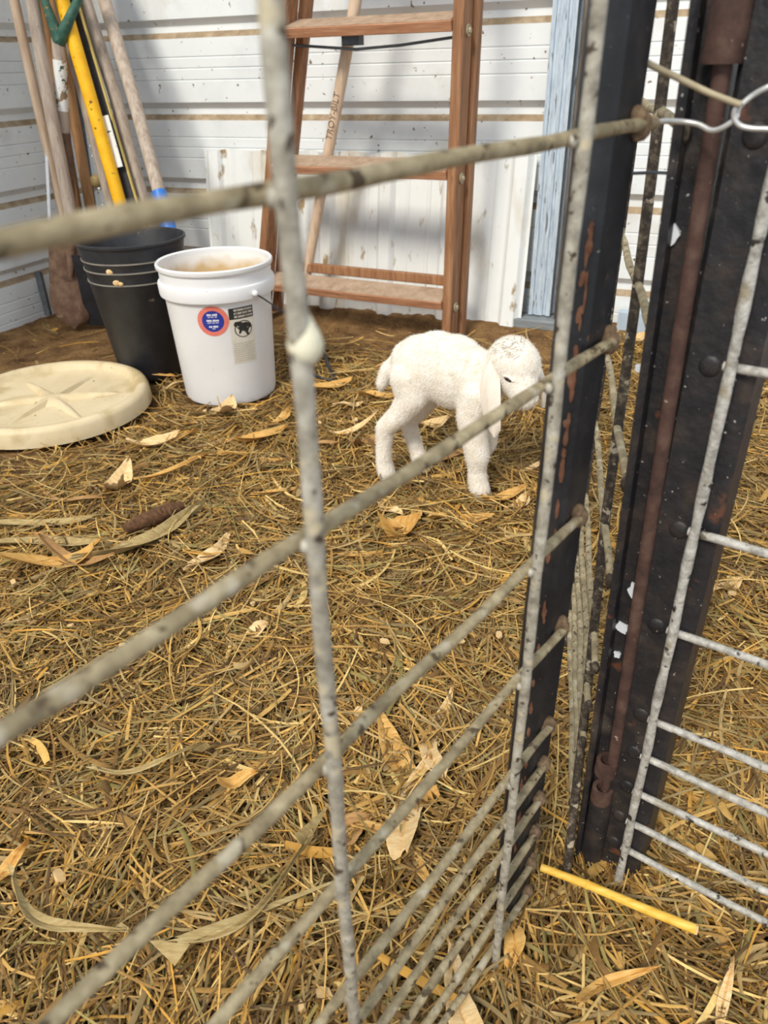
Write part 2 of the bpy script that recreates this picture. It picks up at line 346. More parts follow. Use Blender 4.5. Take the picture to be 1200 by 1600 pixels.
rail('rear_rail', sx_r, -.012, .078, .028, .042, z0=.03); rail('rear_rail', sx_l, -.022, .078, .028, .042, z0=.03)
TILT = math.radians(16); SV = LN*math.cos(TILT)+Z*math.sin(TILT); SU = np.cross(LG, SV); SU = SU*(1 if SU[2] > 0 else -1)
zs = [(lsz(455, 43)[1]+lsz(700, 34)[1])/2, (lsz(455, 258)[1]+lsz(690, 268)[1])/2, (lsz(470, 445)[1]+lsz(685, 475)[1])/2]
zs = [zs[0]+(zs[0]-zs[1])]+zs
for z in zs:
    a = lp(sx_r(z)+RW/2, z, -.012); b = lp(sx_l(z)+(RW/2 if z > .8 else -RW/2), z, -.012); h = .026; dp = .086
    st = MB().beam(a+SV*dp/2-SU*h/2, b+SV*dp/2-SU*h/2, SV*dp, SU*h, bev=.002).build('step', M_ladh, lad, smooth=False)
    b2 = lp(sx_l(z)-RW/2-.002, z, -.012)
    MB().beam(a+LG*.003+SV*dp/2+SU*.0008, b2+SV*dp/2+SU*.0008, SV*(dp-.006), SU*.002, bev=.0005).build('dust_layer', M_tread, st, smooth=False)
    q = lp(sx_r(z)-RW/2, z-.022, .036)
    mb = MB(); mb.tube([q, q-LG*.004], .015, 14); mb.tube([q-LG*.003, q-LG*.010], .007, 6); mb.build('bolt', M_wired, lad)
zr = lsz(590, 445)[1]
rz = float(onplane(590, 428, lp(0, 0, .1), LN)[2])
MB().beam(lp(sx_r(rz)-.005, rz, .098), lp(sx_l(rz)-.03, rz, .098), LN*.02, Z*.030).build('rear_rung', M_lad, lad, smooth=False)
z1_ = zs[1]
q = [lp(sx_r(z1_)+.02, z1_-.036, .03), lp(.2, z1_-.050, .03), lp(.34, z1_-.056, .03), lp(.55, z1_-.04, .03)]
MB().tube(q, .004, 8).build('spreader_bar', M_steel, lad)
bc = onplane(551, 62, lp(0, 0, .04), LN)
MB().beam(bc-LG*.028, bc+LG*.028, LN*.03, Z*.028).build('bracket', M_steel, lad, smooth=False)

# broken tool handle behind the steps
sa = onplane(477, 440, lp(0, 0, .104), LN); sb_ = onplane(557, -5, lp(0, .95, .104), LN)
dv = (sb_-sa)/np.linalg.norm(sb_-sa)
wh = thing('wooden_handle', 'loose pale wooden handle with faded lettering slanting through the ladder', 'handle', [sa[0], sa[1], 0])
MB().tube([sa-dv*.10, sa+dv*.3, sa+dv*.9, sa+dv*1.3], [.017, .017, .018, .018], 16).build('shaft', M_tan, wh)
def text_mesh(txt, size, org, xd, yd, name, m, parent, offset=.0):
    cu = bpy.data.curves.new(name, 'FONT'); cu.body = txt; cu.size = size; cu.extrude = .0002
    to = bpy.data.objects.new(name, cu); COL.objects.link(to)
    dg = bpy.context.evaluated_depsgraph_get(); me = bpy.data.meshes.new_from_object(to.evaluated_get(dg))
    bpy.data.objects.remove(to); xd = np.asarray(xd); yd = np.asarray(yd); nn = np.cross(xd, yd); pw = parent_world(parent)
    for v in me.vertices:
        c = v.co; p = np.asarray(org)+xd*c.x+yd*c.y+nn*(c.z+offset)-pw; v.co = tuple(p)
    me.materials.clear(); me.materials.append(m)
    o = bpy.data.objects.new(name, me); COL.objects.link(o); o.parent = parent; return o
M_ink = mat('faded_ink', [(112, 92, 80), (140, 118, 102)], scale=60, rough=0.9, bump=0)
vd = np.cross(dv, LN); vd = vd/np.linalg.norm(vd)
fr = -np.array([sa[0], sa[1], -.2]); fr = fr-dv*(fr@dv); fr = fr/np.linalg.norm(fr); side = np.cross(dv, fr)
xl = side if side[0] < 0 else -side
face = fr*.86+xl*.5; face = face/np.linalg.norm(face); yup = np.cross(face, dv)
t0 = onplane(508, 214, sa, LN); t0 = sa+dv*((t0-sa)@dv)
text_mesh('TROY-BILT', .028, t0+face*.0175-yup*.010, dv, yup, 'lettering', M_ink, wh)

# ------------------------------------------------------------------ tools in the corner
def pole(pts, Ys):                                            # pixel stations on the photographed line, each at its own depth
    return [atY(u, v, Y) for (u, v), Y in zip(pts, Ys)]
def extend(p, zt=None, zb=None):
    p = list(p)
    if zt is not None: d = p[-1]-p[-2]; p.append(p[-1]+d*((zt-p[-1][2])/d[2]))
    if zb is not None: d = p[0]-p[1]; p.insert(0, p[0]+d*((zb-p[0][2])/d[2]))
    return p
def handle_thing(name, label, pts, Ys, r, m, zt=1.3, zb=0.0, part='shaft', cat='handle'):
    p = extend(pole(pts, Ys), zt, zb)
    t = thing(name, label, cat, [p[0][0], p[0][1], 0])
    if part: MB().tube(p, r, 14).build(part, m, t)
    if name == 'tool_handle': t['group'] = 'tool handles leaning in the corner'
    return t, p
# round point shovel (grey handle)
t, p = handle_thing('shovel', 'round-point shovel with long grey weathered handle and rusty blade', [(118, 372), (80, 178), (50, 0)], [2.72, 2.76, 2.80], .021, M_grey, 1.35, None)
def shovel_blade(t, bl_c, w, h, top, m, name='blade', bow=.03):
    """bl_c tip point, going up by h"""
    P = np.zeros((13, 11, 3)); side = np.array([1, .15, 0]); side = side/np.linalg.norm(side); up = np.array([.16, .10, 1.0]); up = up/np.linalg.norm(up); back = np.cross(side, up)
    for i in range(13):
        k = i/12; wd = w*(math.sin(min(1, k/.34)*math.pi/2)**.65)*(1-.10*k)+.008
        for j in range(11):
            a = -1+2*j/10
            P[i, j] = bl_c+up*(h*k)+side*(wd/2*a)+back*(-bow*(a*a-.3)*(0.4+.6*k))+back*(-.012*math.exp(-(a*4)**2)*k)
    MB().grid(P).build(name, m, t, solid=.003)
    return bl_c+up*h
tip = gnd(116, 512); tip[2] = -.005
tp = shovel_blade(t, tip, .165, .345, None, M_blade)
MB().tube([tip+(tp-tip)*.55+np.array([0, -.012, 0]), tp+np.array([0, -.005, .0]), p[0]+(p[1]-p[0])*.1], [.008, .022, .024], 12).build('socket', M_blade, t)
# second blade behind, D-handle spade with green yoke
t, p = handle_thing('spade', 'D-handled spade with green yoke and flaking white paint', [(111, 320), (100, 207), (91, 60)], [2.80, 2.80, 2.80], .019, M_grey, None, None, part=None, cat='shovel')
MB().tube([p[2], p[2]+(p[1]-p[2])*.12, p[1]+(p[2]-p[1])*.1, p[1]], [.021]*4, 14).build('handle', M_grey, t)
MB().tube([p[2]+(p[1]-p[2])*.22, p[2]+(p[1]-p[2])*.5, p[2]+(p[1]-p[2])*.76], [.0218]*3, 14, wob=.02).build('paint', M_tape, t)
MB().tube([p[1]+(p[2]-p[1])*.03, p[1], p[0], p[0]-Z*.1], [.0205, .021, .017, .016], 12).build('socket', M_blade, t)
for (a, b) in (((92, 62), (70, 2)), ((94, 62), (122, 0))):
    q = [atY(92, 66, 2.80), atY(*a, 2.79), atY((a[0]+b[0])/2+(2 if b[0] > 92 else -2), 26, 2.79), atY(*b, 2.79), atY(b[0]+(4 if b[0] > 92 else -3), -34, 2.79)]
    MB().tube(q, [.02, .020, .015, .013, .013], 12).build('yoke_arm', M_grn, t)
MB().tube([atY(62, -34, 2.79), atY(130, -36, 2.79)], .017, 12).build('grip', M_brn, t)
tip2 = gnd(146, 494); tip2[2] = -.005
tp2 = shovel_blade(t, tip2, .15, .36, None, M_blade)
MB().tube([tp2-Z*.02, p[0]-Z*.09], [.018, .016], 12).build('shank', M_blade, t)
# others
handle_thing('tool_handle', 'pale orange-tan wooden handle, leftmost of the leaning tools', [(98, 330), (60, 170), (22, 0)], [2.84, 2.85, 2.86], .016, M_tan, 1.3, 0.0)
handle_thing('tool_handle', 'bright yellow fibreglass tool handle leaning in the corner', [(187, 315), (146, 170), (97, 0)], [2.72, 2.77, 2.83], .022, M_yel, 1.3, 0.0)
handle_thing('tool_handle', 'thick grey wooden handle just right of the black strip', [(225, 320), (180, 150), (132, 0)], [2.78, 2.86, 2.93], .022, M_grey, 1.3, 0.0)
t, p = handle_thing('tool_handle', 'grey wooden handle with a blue plastic end behind the black pot', [(250, 305), (208, 150), (163, 0)], [2.62, 2.78, 2.93], .021, M_grey, 1.3, None)
d = (p[0]-p[1])/np.linalg.norm(p[0]-p[1])
MB().tube([p[0]-d*.012, p[0]+d*.09, p[0]+d*.14, p[0]+d*(p[0][2]/abs(d[2]))], [.0235, .025, .022, .02], 14).build('ferrule', M_blue, t)
handle_thing('tool_handle', 'orange-brown wooden handle behind the spade socket', [(143, 335), (118, 195), (100, 90)], [2.86, 2.90, 2.92], .018, M_brn, 1.2, 0.0)
handle_thing('tool_handle', 'dark grey steel bar behind the yellow handle', [(143, 320), (118, 150), (102, 20)], [2.90, 2.94, 2.97], .016, M_steel, 1.2, 0.0)
handle_thing('tool_handle', 'pale bleached handle close behind the yellow handle', [(174, 322), (120, 110), (95, 10)], [2.80, 2.86, 2.89], .018, M_grey, 1.2, 0.0)
handle_thing('tool_handle', 'dark brown wooden handle behind the green yoke', [(100, 210), (75, 60), (62, 0)], [2.90, 2.91, 2.92], .020, M_brn, 1.2, 0.0)
# black strip with yellow edges and white patch
p = extend(pole([(208, 312), (165, 160), (114, 0)], [2.74, 2.80, 2.87]), 1.25, 0.0)
t = thing('marker_strip', 'flat black strip with thin yellow edges and a peeling white band', 'strip', [p[0][0], p[0][1], 0])
ax = (p[-1]-p[0]); ax = ax/np.linalg.norm(ax); sdv = np.cross(ax, [0, 1, 0]); sdv = sdv/np.linalg.norm(sdv); nv = np.cross(sdv, ax)
MB().beam(p[0], p[-1], sdv*.034, nv*.012).build('board', M_blk, t, smooth=False)
M_yedge = mat('pale_yellow_edge', [(206, 180, 100), (222, 198, 120)], scale=20, rough=.6, bump=.1)
for s in (-1, 1): MB().beam(p[0]+sdv*.019*s, p[-1]+sdv*.019*s, sdv*.006, nv*.016).build('edge_strip', M_yedge, t, smooth=False)
k0 = pole([(186, 262), (163, 182)], [2.752, 2.786]); sgn = -1 if nv[1] > 0 else 1
MB().beam(k0[0]+nv*.007*sgn, k0[1]+nv*.007*sgn, sdv*.033, nv*.003).build('band', M_tape, t, smooth=False)
# white strip and black spade foot beside the shovel
p0 = atY(76, 415, 2.76); p1 = atY(73, 318, 2.80)
single(MB().beam([p0[0], p0[1], 0.15], p1+(p1-p0)*2.6, np.array([.012, 0, 0]), np.array([0, .008, 0])), 'white_lath', M_paintw, 'thin white lath standing left of the rusty shovel blade', 'lath', smooth=False)
q = gnd(76, 492)
single(MB().beam(q, q+np.array([-.02, .05, .15]), np.array([.022, 0, 0]), np.array([0, .02, 0])), 'steel_stake', M_steel, 'short dark steel stake beside the shovel blade', 'stake', smooth=False)
q = gnd(158, 508)
P = np.array([[q+np.array([x, .02*abs(x)*10-h*.2, h]) for x in np.linspace(-.05*(1-k*.4), .05*(1-k*.4), 7)] for k, h in ((0, 0), (.3, .08), (.8, .18), (1, .26))])
single(MB().grid(P), 'flat_shovel', M_blk, 'black metal shovel head half hidden between rusty shovel and pot', 'shovel', solid=.004)
q = atY(150, 283, 2.84)
single(MB().ball(q, (.022, .02, .022), 14), 'hose_end', M_husk[3], 'small round olive knob hanging among the tool handles', 'knob')
# bits on the floor by the left wall
q = gnd(6, 492); single(MB().beam(q, q+np.array([-.05, .10, .20]), np.array([.07, 0, 0]), np.array([0, .04, .01])), 'timber_offcut', M_oldwood, 'dark timber offcut leaning at the left edge by the wall', 'timber', smooth=False)
q = gnd(30, 492); mb = MB(); mb.ball(q+Z*.03, (.04, .03, .035), 10); mb.ball(q+np.array([.02, .02, .04]), (.03, .025, .02), 10)
single(mb, 'clod', M_oldwood, 'grey-brown clod on the dirt below the yellow husk', 'clod')

# ------------------------------------------------------------------ buckets and lid
def lerp_r(prof, z):
    for (r0, z0), (r1, z1) in zip(prof, prof[1:]):
        if z0 <= z <= z1: return r0+(r1-r0)*(z-z0)/(z1-z0+1e-9)
    return prof[-1][0]
BC = gnd(362, 609); BC[2] = .0
bk = thing('plastic_bucket', 'white plastic bucket with stickers and a wire bail', 'bucket', BC)
outer = [(.0, 0), (.118, 0), (.126, .004), (.128, .012), (.141, .285), (.1415, .287), (.152, .289), (.153, .294), (.154, .318), (.1525, .322), (.1465, .323), (.147, .352), (.151, .354), (.153, .358), (.153, .366), (.150, .369)]
MB().lathe(outer, BC, 64).build('body', M_bucket, bk)
mi_ = MB(); mi_.lathe([(.150, .369), (.145, .366), (.1435, .355)], BC, 64, 1); mi_.lathe([(.1435, .355), (.125, .03), (.0, .028)], BC, 64, 0); mi_.build('inner_wall', [M_feedin, M_bucket], bk)
def bpt(a, z, off=.0006):                                      # a: angle on the bucket (0 faces the camera, + to the right)
    base = math.atan2(-BC[1], -BC[0]); r = lerp_r(outer[3:5], z)+off
    return BC+np.array([r*math.cos(base+a), r*math.sin(base+a), z])
def patch(a0, z0, shape, mi, mb, off):                         # shape: polygon in metres (x right, y up)
    pts = [bpt(a0+x/.136, z0+y, off) for x, y in shape]
    c = np.mean(shape, axis=0); cp = bpt(a0+c[0]/.136, z0+c[1], off)
    n = len(pts); mb.add(pts+[cp], [(i, (i+1) % n, n) for i in range(n)], mi)
def rect(x0, y0, x1, y1, n=5):
    xs = np.linspace(x0, x1, n); return [(x, y0) for x in xs]+[(x, y1) for x in xs[::-1]]
def strip(mb, a0, z0, x0, y0, x1, y1, mi, off):
    xs = np.linspace(x0, x1, 8); mb.grid(np.array([[bpt(a0+x/.136, z0+y, off) for x in xs] for y in (y0, y1)]), mi)
def circ(r, n=40, sx=1, sy=1): return [(r*math.cos(2*math.pi*i/n)*sx, r*math.sin(2*math.pi*i/n)*sy) for i in range(n)]
# pixel -> bucket coordinates of the stickers
def bcoord(u, v):
    d = ray(u, v); best = None
    for a in np.linspace(-1.4, 1.4, 281):
        for z in np.linspace(.06, .28, 111):
            p = bpt(a, z)-CP; e = np.linalg.norm(np.cross(p, d))/np.linalg.norm(p)
            if best is None or e < best[0]: best = (e, a, z)
    return best[1:]
sa0, sz0 = bcoord(333, 502)
st = MB()
def cgrid(r0, r1, mi, off, n=40):
    P = np.array([[bpt(sa0+r*math.cos(2*math.pi*i/n)/.136, sz0+r*math.sin(2*math.pi*i/n), off) for i in range(n+1)] for r in np.linspace(r0, r1, 4)]); st.grid(P, mi)
cgrid(.0001, .0395, 0, .0005); cgrid(.0001, .0275, 1, .0008)
for y, ws in ((.017, (.011, .013)), (.011, (.006, .007, .006)), (.002, (.013, .016)), (-.004, (.01, .007, .008)), (-.014, (.009, .012)), (-.0195, (.008,))):
    tot = sum(ws)+.002*(len(ws)-1); x = -tot/2; hh = .0030 if len(ws) == 2 else .0011
    for w in ws:
        nseg = max(2, int(w/.003))
        for kk in range(nseg):                                 # small blurred print
            strip(st, sa0, sz0, x+w*kk/nseg, y-hh*random.uniform(.7, 1), x+w*(kk+.8)/nseg, y+hh*random.uniform(.6, 1.1), 2, .0011)
        x += w+.002
so = st.build('round_sticker', [M_red, M_navy, M_lwhite], bk); so['label'] = 'round red and blue sticker with white print'
sa1, sz1 = bcoord(381, 524); sl = MB()
strip(sl, sa1, sz1, -.033, -.075, .033, .075, 0, .0005)
strip(sl, sa1, sz1, -.033, .046, -.020, .075, 1, .0009); strip(sl, sa1, sz1, .030, .046, .033, .075, 1, .0009)
for y in (.0735, .0645, .056, .0475): strip(sl, sa1, sz1, -.020, y-.0017, .031, y+.0017, 1, .0009)
for y in (.069, .060, .0517):
    x = -.017
    while x < .027:
        w = random.uniform(.002, .005); strip(sl, sa1, sz1, x, y-.0018, x+w*.8, y+.0016, 1 if random.random() < .55 else 2, .0009); x += w+.0008
cx, cy = 0.002, .018
P = np.array([[bpt(sa1+(cx+r*math.cos(2*math.pi*i/36))/.136, sz1+cy+r*.92*math.sin(2*math.pi*i/36), .0009) for i in range(37)] for r in (.022, .0245)]); sl.grid(P, 1)
for shp in ([(-.026, .012), (-.022, .021), (-.010, .021), (.0, .016), (.008, .017), (.018, .012), (.024, .002), (.016, -.001), (.012, -.010), (.016, -.018), (.009, -.019), (.003, -.008), (-.004, -.004), (-.010, -.012), (-.014, -.012), (-.012, -.002), (-.018, .006)],):
    patch(sa1, sz1, [(x+cx, y+cy) for x, y in shp], 1, sl, .0010)
for i in range(9):
    y = -.020-.006*i; x = -.029
    while x < .026:
        w = random.uniform(.004, .011); strip(sl, sa1, sz1, x, y-.0012, min(x+w, .030), y+.0012, 2, .0008); x += w+.0015
so = sl.build('rectangular_sticker', [M_lgrey, M_lblack, M_lgrey2], bk); so['label'] = 'faded rectangular label with black heading and round emblem'
# wire bail hanging down on the right
ea, ez = bcoord(388, 452); ez = .302
base = math.atan2(-BC[1], -BC[0])
q = []
for k in range(25):
    tt = k/24; a = ea+tt*2.6; r = .158+.012*math.sin(math.pi*tt); q.append(BC+np.array([r*math.cos(base+a), r*math.sin(base+a), .302-.10*math.sin(math.pi*tt)]))
MB().tube(q, .0022, 8).build('bail', M_steel, bk)
MB().ball(q[0], (.008, .008, .008), 10).build('bail_ear', M_bucket, bk)

PC = gnd(243, 578); PC[2] = .0
pt = thing('nursery_pot', 'tall black plastic nursery pot behind the white bucket', 'pot', PC)
po = [(0, 0), (.098, 0), (.102, .004), (.135, .285), (.137, .287), (.137, .291), (.1355, .293), (.139, .318), (.141, .320), (.141, .324), (.139, .326), (.141, .343), (.143, .345), (.1435, .349), (.142, .351), (.147, .385), (.151, .387), (.153, .391), (.152, .396), (.148, .397)]
MB().lathe(po, PC, 64).build('body', M_blk, pt)
MB().lathe([(.148, .397), (.144, .39), (.099, .01), (0, .009)], PC, 64).build('inner_wall', M_blk, pt)
M_dline = mat('dust_line', [(120, 114, 106), (150, 142, 130)], scale=30, rough=.9, bump=.1)
for z, r in ((.2925, .1375), (.325, .1415), (.35, .1439)):
    MB().lathe([(r-.002, z), (r+.0004, z), (r+.0006, z-.003)], PC, 64).build('dust_line', M_dline, pt)
for (u, v, s) in ((175, 424, .011), (186, 440, .010), (193, 441, .007)):
    d = ray(u, v); a_ = None
    n_ = np.array([PC[0], PC[1], 0]); n_ /= np.linalg.norm(n_)
    q = onplane(u, v, PC-n_*.11, n_); dr = (q-PC)*[1, 1, 0]; dr /= np.linalg.norm(dr); q = PC+dr*(.1385 if q[2] > .29 else .1345)+Z*q[2]
    MB().ball(q, (s, .004, s*.8), 8).build('dried_flake', M_husk[0], pt)

LC = gnd(86, 640); LC[2] = .006
ld = thing('bin_lid', 'large round beige plastic lid with raised star ribs lying on the dirt', 'lid', LC)
LR = .262
MB().lathe([(0, .022), (.17, .024), (.215, .026), (.222, .030), (.228, .042), (.234, .047), (.246, .048), (.254, .044), (.259, .034), (LR-.001, .006), (LR, .0), (LR-.006, .0), (.25, .03), (.2, .018), (0, .016)], LC, 72).build('disc', M_lid, ld)
for k in range(6):
    a = math.radians(60*k+12); dr = np.array([math.cos(a), math.sin(a), 0]); sd = np.array([-dr[1], dr[0], 0])
    P = np.array([[LC+dr*(.01+.17*t)+sd*(w*(1-.5*t))+Z*(.0235+h*(1-t**3)) for w, h in ((-.017, -.003), (-.009, .011), (0, .014), (.009, .011), (.017, -.003))] for t in np.linspace(0, 1, 6)])
    MB().grid(P).build('rib', M_lid, ld)
MB().lathe([(.0, .037), (.022, .036), (.05, .022)], LC, 32).build('hub', M_lid, ld)

# ------------------------------------------------------------------ the kid goat
GO = np.array([.11, 1.42, 0])+az(24)*.035; GS = az(114); GT = -az(24)    # s forward, t to the viewer's side
def gp(s, t, z): return GO+GS*s+GT*t+Z*z
GROT = np.array([GS, GT, Z]).T
goat = thing('goat_kid', 'white floppy-eared baby goat standing on the straw', 'goat', GO)
gb = MB()
def blob(s, t, z, rs, rt, rz): gb.ball(gp(s, t, z), (rs, rt, rz), 18, rot=GROT)
def limb(pts, n=14):
    P = [gp(*q[:3]) for q in pts]; Rr = [q[3]*(1.12 if q[2] < .14 else 1) for q in pts]; pp = []; rr2 = []
    for i in range(len(P)-1):
        for k in range(5): pp.append(P[i]+(P[i+1]-P[i])*k/5); rr2.append(Rr[i]+(Rr[i+1]-Rr[i])*k/5)
    pp.append(P[-1]); rr2.append(Rr[-1]); gb.tube(pp, rr2, n)
    for p_, r_ in zip(P, Rr): gb.ball(p_, r_*1.0, 12)
blob(-.045, 0, .262, .058, .054, .066); blob(-.008, 0, .265, .07, .058, .074); blob(.030, 0, .258, .07, .058, .078); blob(.068, 0, .248, .056, .052, .068)
blob(.098, .002, .242, .038, .044, .056); blob(-.072, 0, .272, .036, .042, .042)
limb([(.078, 0, .262, .044), (.108, .006, .270, .038), (.138, .014, .300, .038)])                       # neck
limb([(.095, .006, .235, .04), (.12, .012, .275, .036)])
# skull, forehead, muzzle
HD = np.array([.52, .50, -.69]); HD = HD/np.linalg.norm(HD)                                            # muzzle direction in s,t,z
HC = np.array([.152, .022, .305])
blob(HC[0], HC[1], HC[2], .050, .047, .048); blob(HC[0]+.012, HC[1]+.010, HC[2]-.004, .047, .044, .046); blob(HC[0]+.026, HC[1]+.004, HC[2]-.018, .032, .032, .034)
def hp(k, r, du=(0, 0, 0)): q = HC+HD*k; return (q[0]+du[0], q[1]+du[1], q[2]+du[2], r)
limb([hp(.015, .044), hp(.04, .037), hp(.062, .030), hp(.078, .025)])
limb([hp(.03, .026, (-.014, -.002, -.016)), hp(.068, .016, (-.008, -.002, -.008))])                      # jaw
blob(*(HC+HD*.046+np.array([.020, -.010, .020])), .018, .016, .020)                                     # nose bridge
# tail
limb([(-.096, 0, .272, .015), (-.118, .004, .245, .017), (-.130, .006, .215, .014), (-.133, .006, .203, .008)])
# legs
limb([(-.062, .022, .245, .042), (-.050, .030, .205, .034), (-.078, .034, .162, .026), (-.112, .036, .128, .019), (-.116, .036, .085, .0165), (-.117, .036, .045, .0165), (-.112, .036, .022, .018), (-.106, .036, .010, .016)])
limb([(-.05, -.022, .235, .040), (-.038, -.030, .190, .032), (-.060, -.034, .150, .024), (-.086, -.036, .118, .018), (-.078, -.036, .08, .016), (-.066, -.036, .045, .0155), (-.058, -.036, .022, .017), (-.052, -.036, .010, .016)])
limb([(.088, .026, .232, .040), (.078, .034, .182, .031), (.088, .036, .135, .024), (.096, .036, .098, .0235), (.096, .036, .065, .017), (.099, .036, .04, .0185), (.104, .036, .022, .020), (.110, .036, .010, .017)])
limb([(.088, -.024, .225, .038), (.090, -.030, .175, .028), (.098, -.032, .120, .020), (.097, -.032, .095, .019), (.084, -.032, .06, .0145), (.080, -.032, .035, .0155), (.084, -.032, .010, .015)])
go = gb.build('body', M_goat, goat, merge=False)
rm = go.modifiers.new('r', 'REMESH'); rm.mode = 'VOXEL'; rm.voxel_size = .0035
sm = go.modifiers.new('s', 'SMOOTH'); sm.iterations = 9; sm.factor = .6
dg = bpy.context.evaluated_depsgraph_get(); me = bpy.data.meshes.new_from_object(go.evaluated_get(dg))
go.modifiers.clear(); go.data = me; me.name = 'body'; me.materials.clear(); me.materials.append(M_goat)
me.polygons.foreach_set('use_smooth', [True]*len(me.polygons)); me.update()
# ears
def ear(base, mid, tip, w, name, nrm):
    b_, m_, t_ = [np.array(x) for x in (base, mid, tip)]; nrm = np.array(nrm, float); nrm /= np.linalg.norm(nrm); rows = []
    for i in range(15):
        k = i/14; c = (1-k)**2*b_+2*k*(1-k)*m_+k*k*t_; tg = 2*(1-k)*(m_-b_)+2*k*(t_-m_); tg /= np.linalg.norm(tg)
        sdir = np.cross(tg, nrm); sdir /= np.linalg.norm(sdir); n2 = np.cross(sdir, tg)
        wd = w*(.45+.75*math.sin(math.pi*min(1, k*.86+.06))**1.0)*(1 if k < .9 else math.sqrt(max(.02, 1-((k-.9)/.105)**2)))*.62
        row = []
        for j in range(9):
            a = -1+j/4; q = c+sdir*wd*a-n2*(.010*(a*a)-.0016*math.cos(7*a)*math.sin(math.pi*k))*(1-.3*k)
            row.append(gp(*q))
        rows.append(row)
    return MB().grid(np.array(rows)).build(name, M_goatpink, goat, solid=.004, angle=80)
ear((.120, .054, .316), (.114, .084, .262), (.138, .074, .163), .033, 'ear', (-.35, 1, .05))
ear((.178, -.012, .312), (.222, -.02, .27), (.220, .006, .210), .026, 'ear', (1, -.3, .1))
# eye
EC = HC+np.array([-.012, .048, -.026])
def surf(o, s, t, z, dirn):
    q = np.array(gp(s, t, z))-parent_world(goat); d = GS*dirn[0]+GT*dirn[1]+Z*dirn[2]
    hit, loc, nn, _ = o.ray_cast(Vector(q+d*.15), Vector(-d)); return (np.array(loc)+parent_world(goat), np.array(nn)) if hit else (np.array(gp(s, t, z)), d)
bpy.context.view_layer.update()
ev = onplane(794, 593, gp(.15, .06, .27), az(24)); dd = ray(794, 593)
hit, loc, nn, _ = go.ray_cast(Vector(CP-parent_world(goat)), Vector(dd/np.linalg.norm(dd)))
el = np.array(loc)+parent_world(goat) if hit else ev; en = np.array(nn) if hit else GT
tx = np.cross(en, Z); tx /= np.linalg.norm(tx); ty = np.cross(tx, en)
tx2 = tx*math.cos(.25)+ty*math.sin(.25)*(1 if (tx@RT) < 0 else -1); ty2 = np.cross(tx2, en); ER = np.array([tx2, ty2, en]).T
ey = MB().ball(el-en*.0028, (.0125, .0050, .0060), 14, rot=ER).build('eye', M_eye, goat); ey['label'] = 'dark half-closed eye'
up_ = ty2 if ty2[2] > 0 else -ty2
q = [el+tx2*(.0115*math.cos(a))+up_*(.0055*math.sin(a))+en*.0002 for a in np.linspace(0, math.pi, 12)]
MB().tube(q, [.0008]+[.0028]*10+[.0008], 8).build('eyelid', M_goat, goat)
for (u, v) in ((838, 607),):
    dd = ray(u, v); hit, loc, nn, _ = go.ray_cast(Vector(CP-parent_world(goat)), Vector(dd/np.linalg.norm(dd)))
    if hit: MB().ball(np.array(loc)+parent_world(goat), (.003, .002, .004), 8).build('nostril', M_eyelid, goat)
# hooves
for (s, t) in ((-.104, .036), (-.050, -.036), (.112, .036), (.086, -.032)):
    mb = MB()
    for sd in (-1, 1):
        mb.ball(gp(s+.004, t+.0075*sd, .007), (.015, .0075, .010), 10, rot=GROT)
    mb.build('hoof', M_hoof, goat)
# short fuzzy coat
mv = np.zeros(len(me.vertices)*3); me.vertices.foreach_get('co', mv); mv = mv.reshape(-1, 3)
mn = np.zeros(len(me.vertices)*3); me.vertices.foreach_get('normal', mn); mn = mn.reshape(-1, 3)
idx = RNG.integers(0, len(mv), 36000); b_ = mv[idx]; n_ = mn[idx]
flow = np.array([-.5*GS[0], -.5*GS[1], -.8]); tg = flow-n_*(n_@flow)[:, None]; tg += RNG.normal(0, .35, tg.shape); tg -= n_*(np.sum(tg*n_, 1))[:, None]; tg /= np.linalg.norm(tg, axis=1)[:, None]+1e-6
ln = RNG.uniform(.004, .011, len(idx))[:, None]; sdv2 = np.cross(n_, tg)*.00035
dirv = tg*.92+n_*.34
V = np.stack([b_-sdv2-n_*.0005, b_+sdv2-n_*.0005, b_+dirv*ln], 1).reshape(-1, 3)
fm = bpy.data.meshes.new('coat'); fm.from_pydata(V.tolist(), [], np.arange(len(V)).reshape(-1, 3).tolist()); fm.materials.append(M_goat)
fo = bpy.data.objects.new('coat', fm); COL.objects.link(fo); fo.parent = goat; fo['kind'] = 'stuff'
# greyish crown
hi = np.where((b_+parent_world(goat)-gp(HC[0], HC[1], HC[2]))@Z > .022)[0]
cr = []
wp = parent_world(goat)
for i in hi:
    w = b_[i]+wp; loc = np.array([(w-GO)@GS, (w-GO)@GT, w[2]])
    if abs(loc[0]-HC[0]+.004) < .03 and loc[1] > HC[1]-.005 and random.random() < .35: cr.append(i)
if cr:
    cr = np.array(cr); V = np.stack([b_[cr]-sdv2[cr]*1.6, b_[cr]+sdv2[cr]*1.6, b_[cr]+dirv[cr]*ln[cr]*1.2+n_[cr]*.0008], 1).reshape(-1, 3)
    fm = bpy.data.meshes.new('crown_tuft'); fm.from_pydata(V.tolist(), [], np.arange(len(V)).reshape(-1, 3).tolist()); fm.materials.append(M_crown)
    fo = bpy.data.objects.new('crown_tuft', fm); COL.objects.link(fo); fo.parent = goat; fo['kind'] = 'stuff'

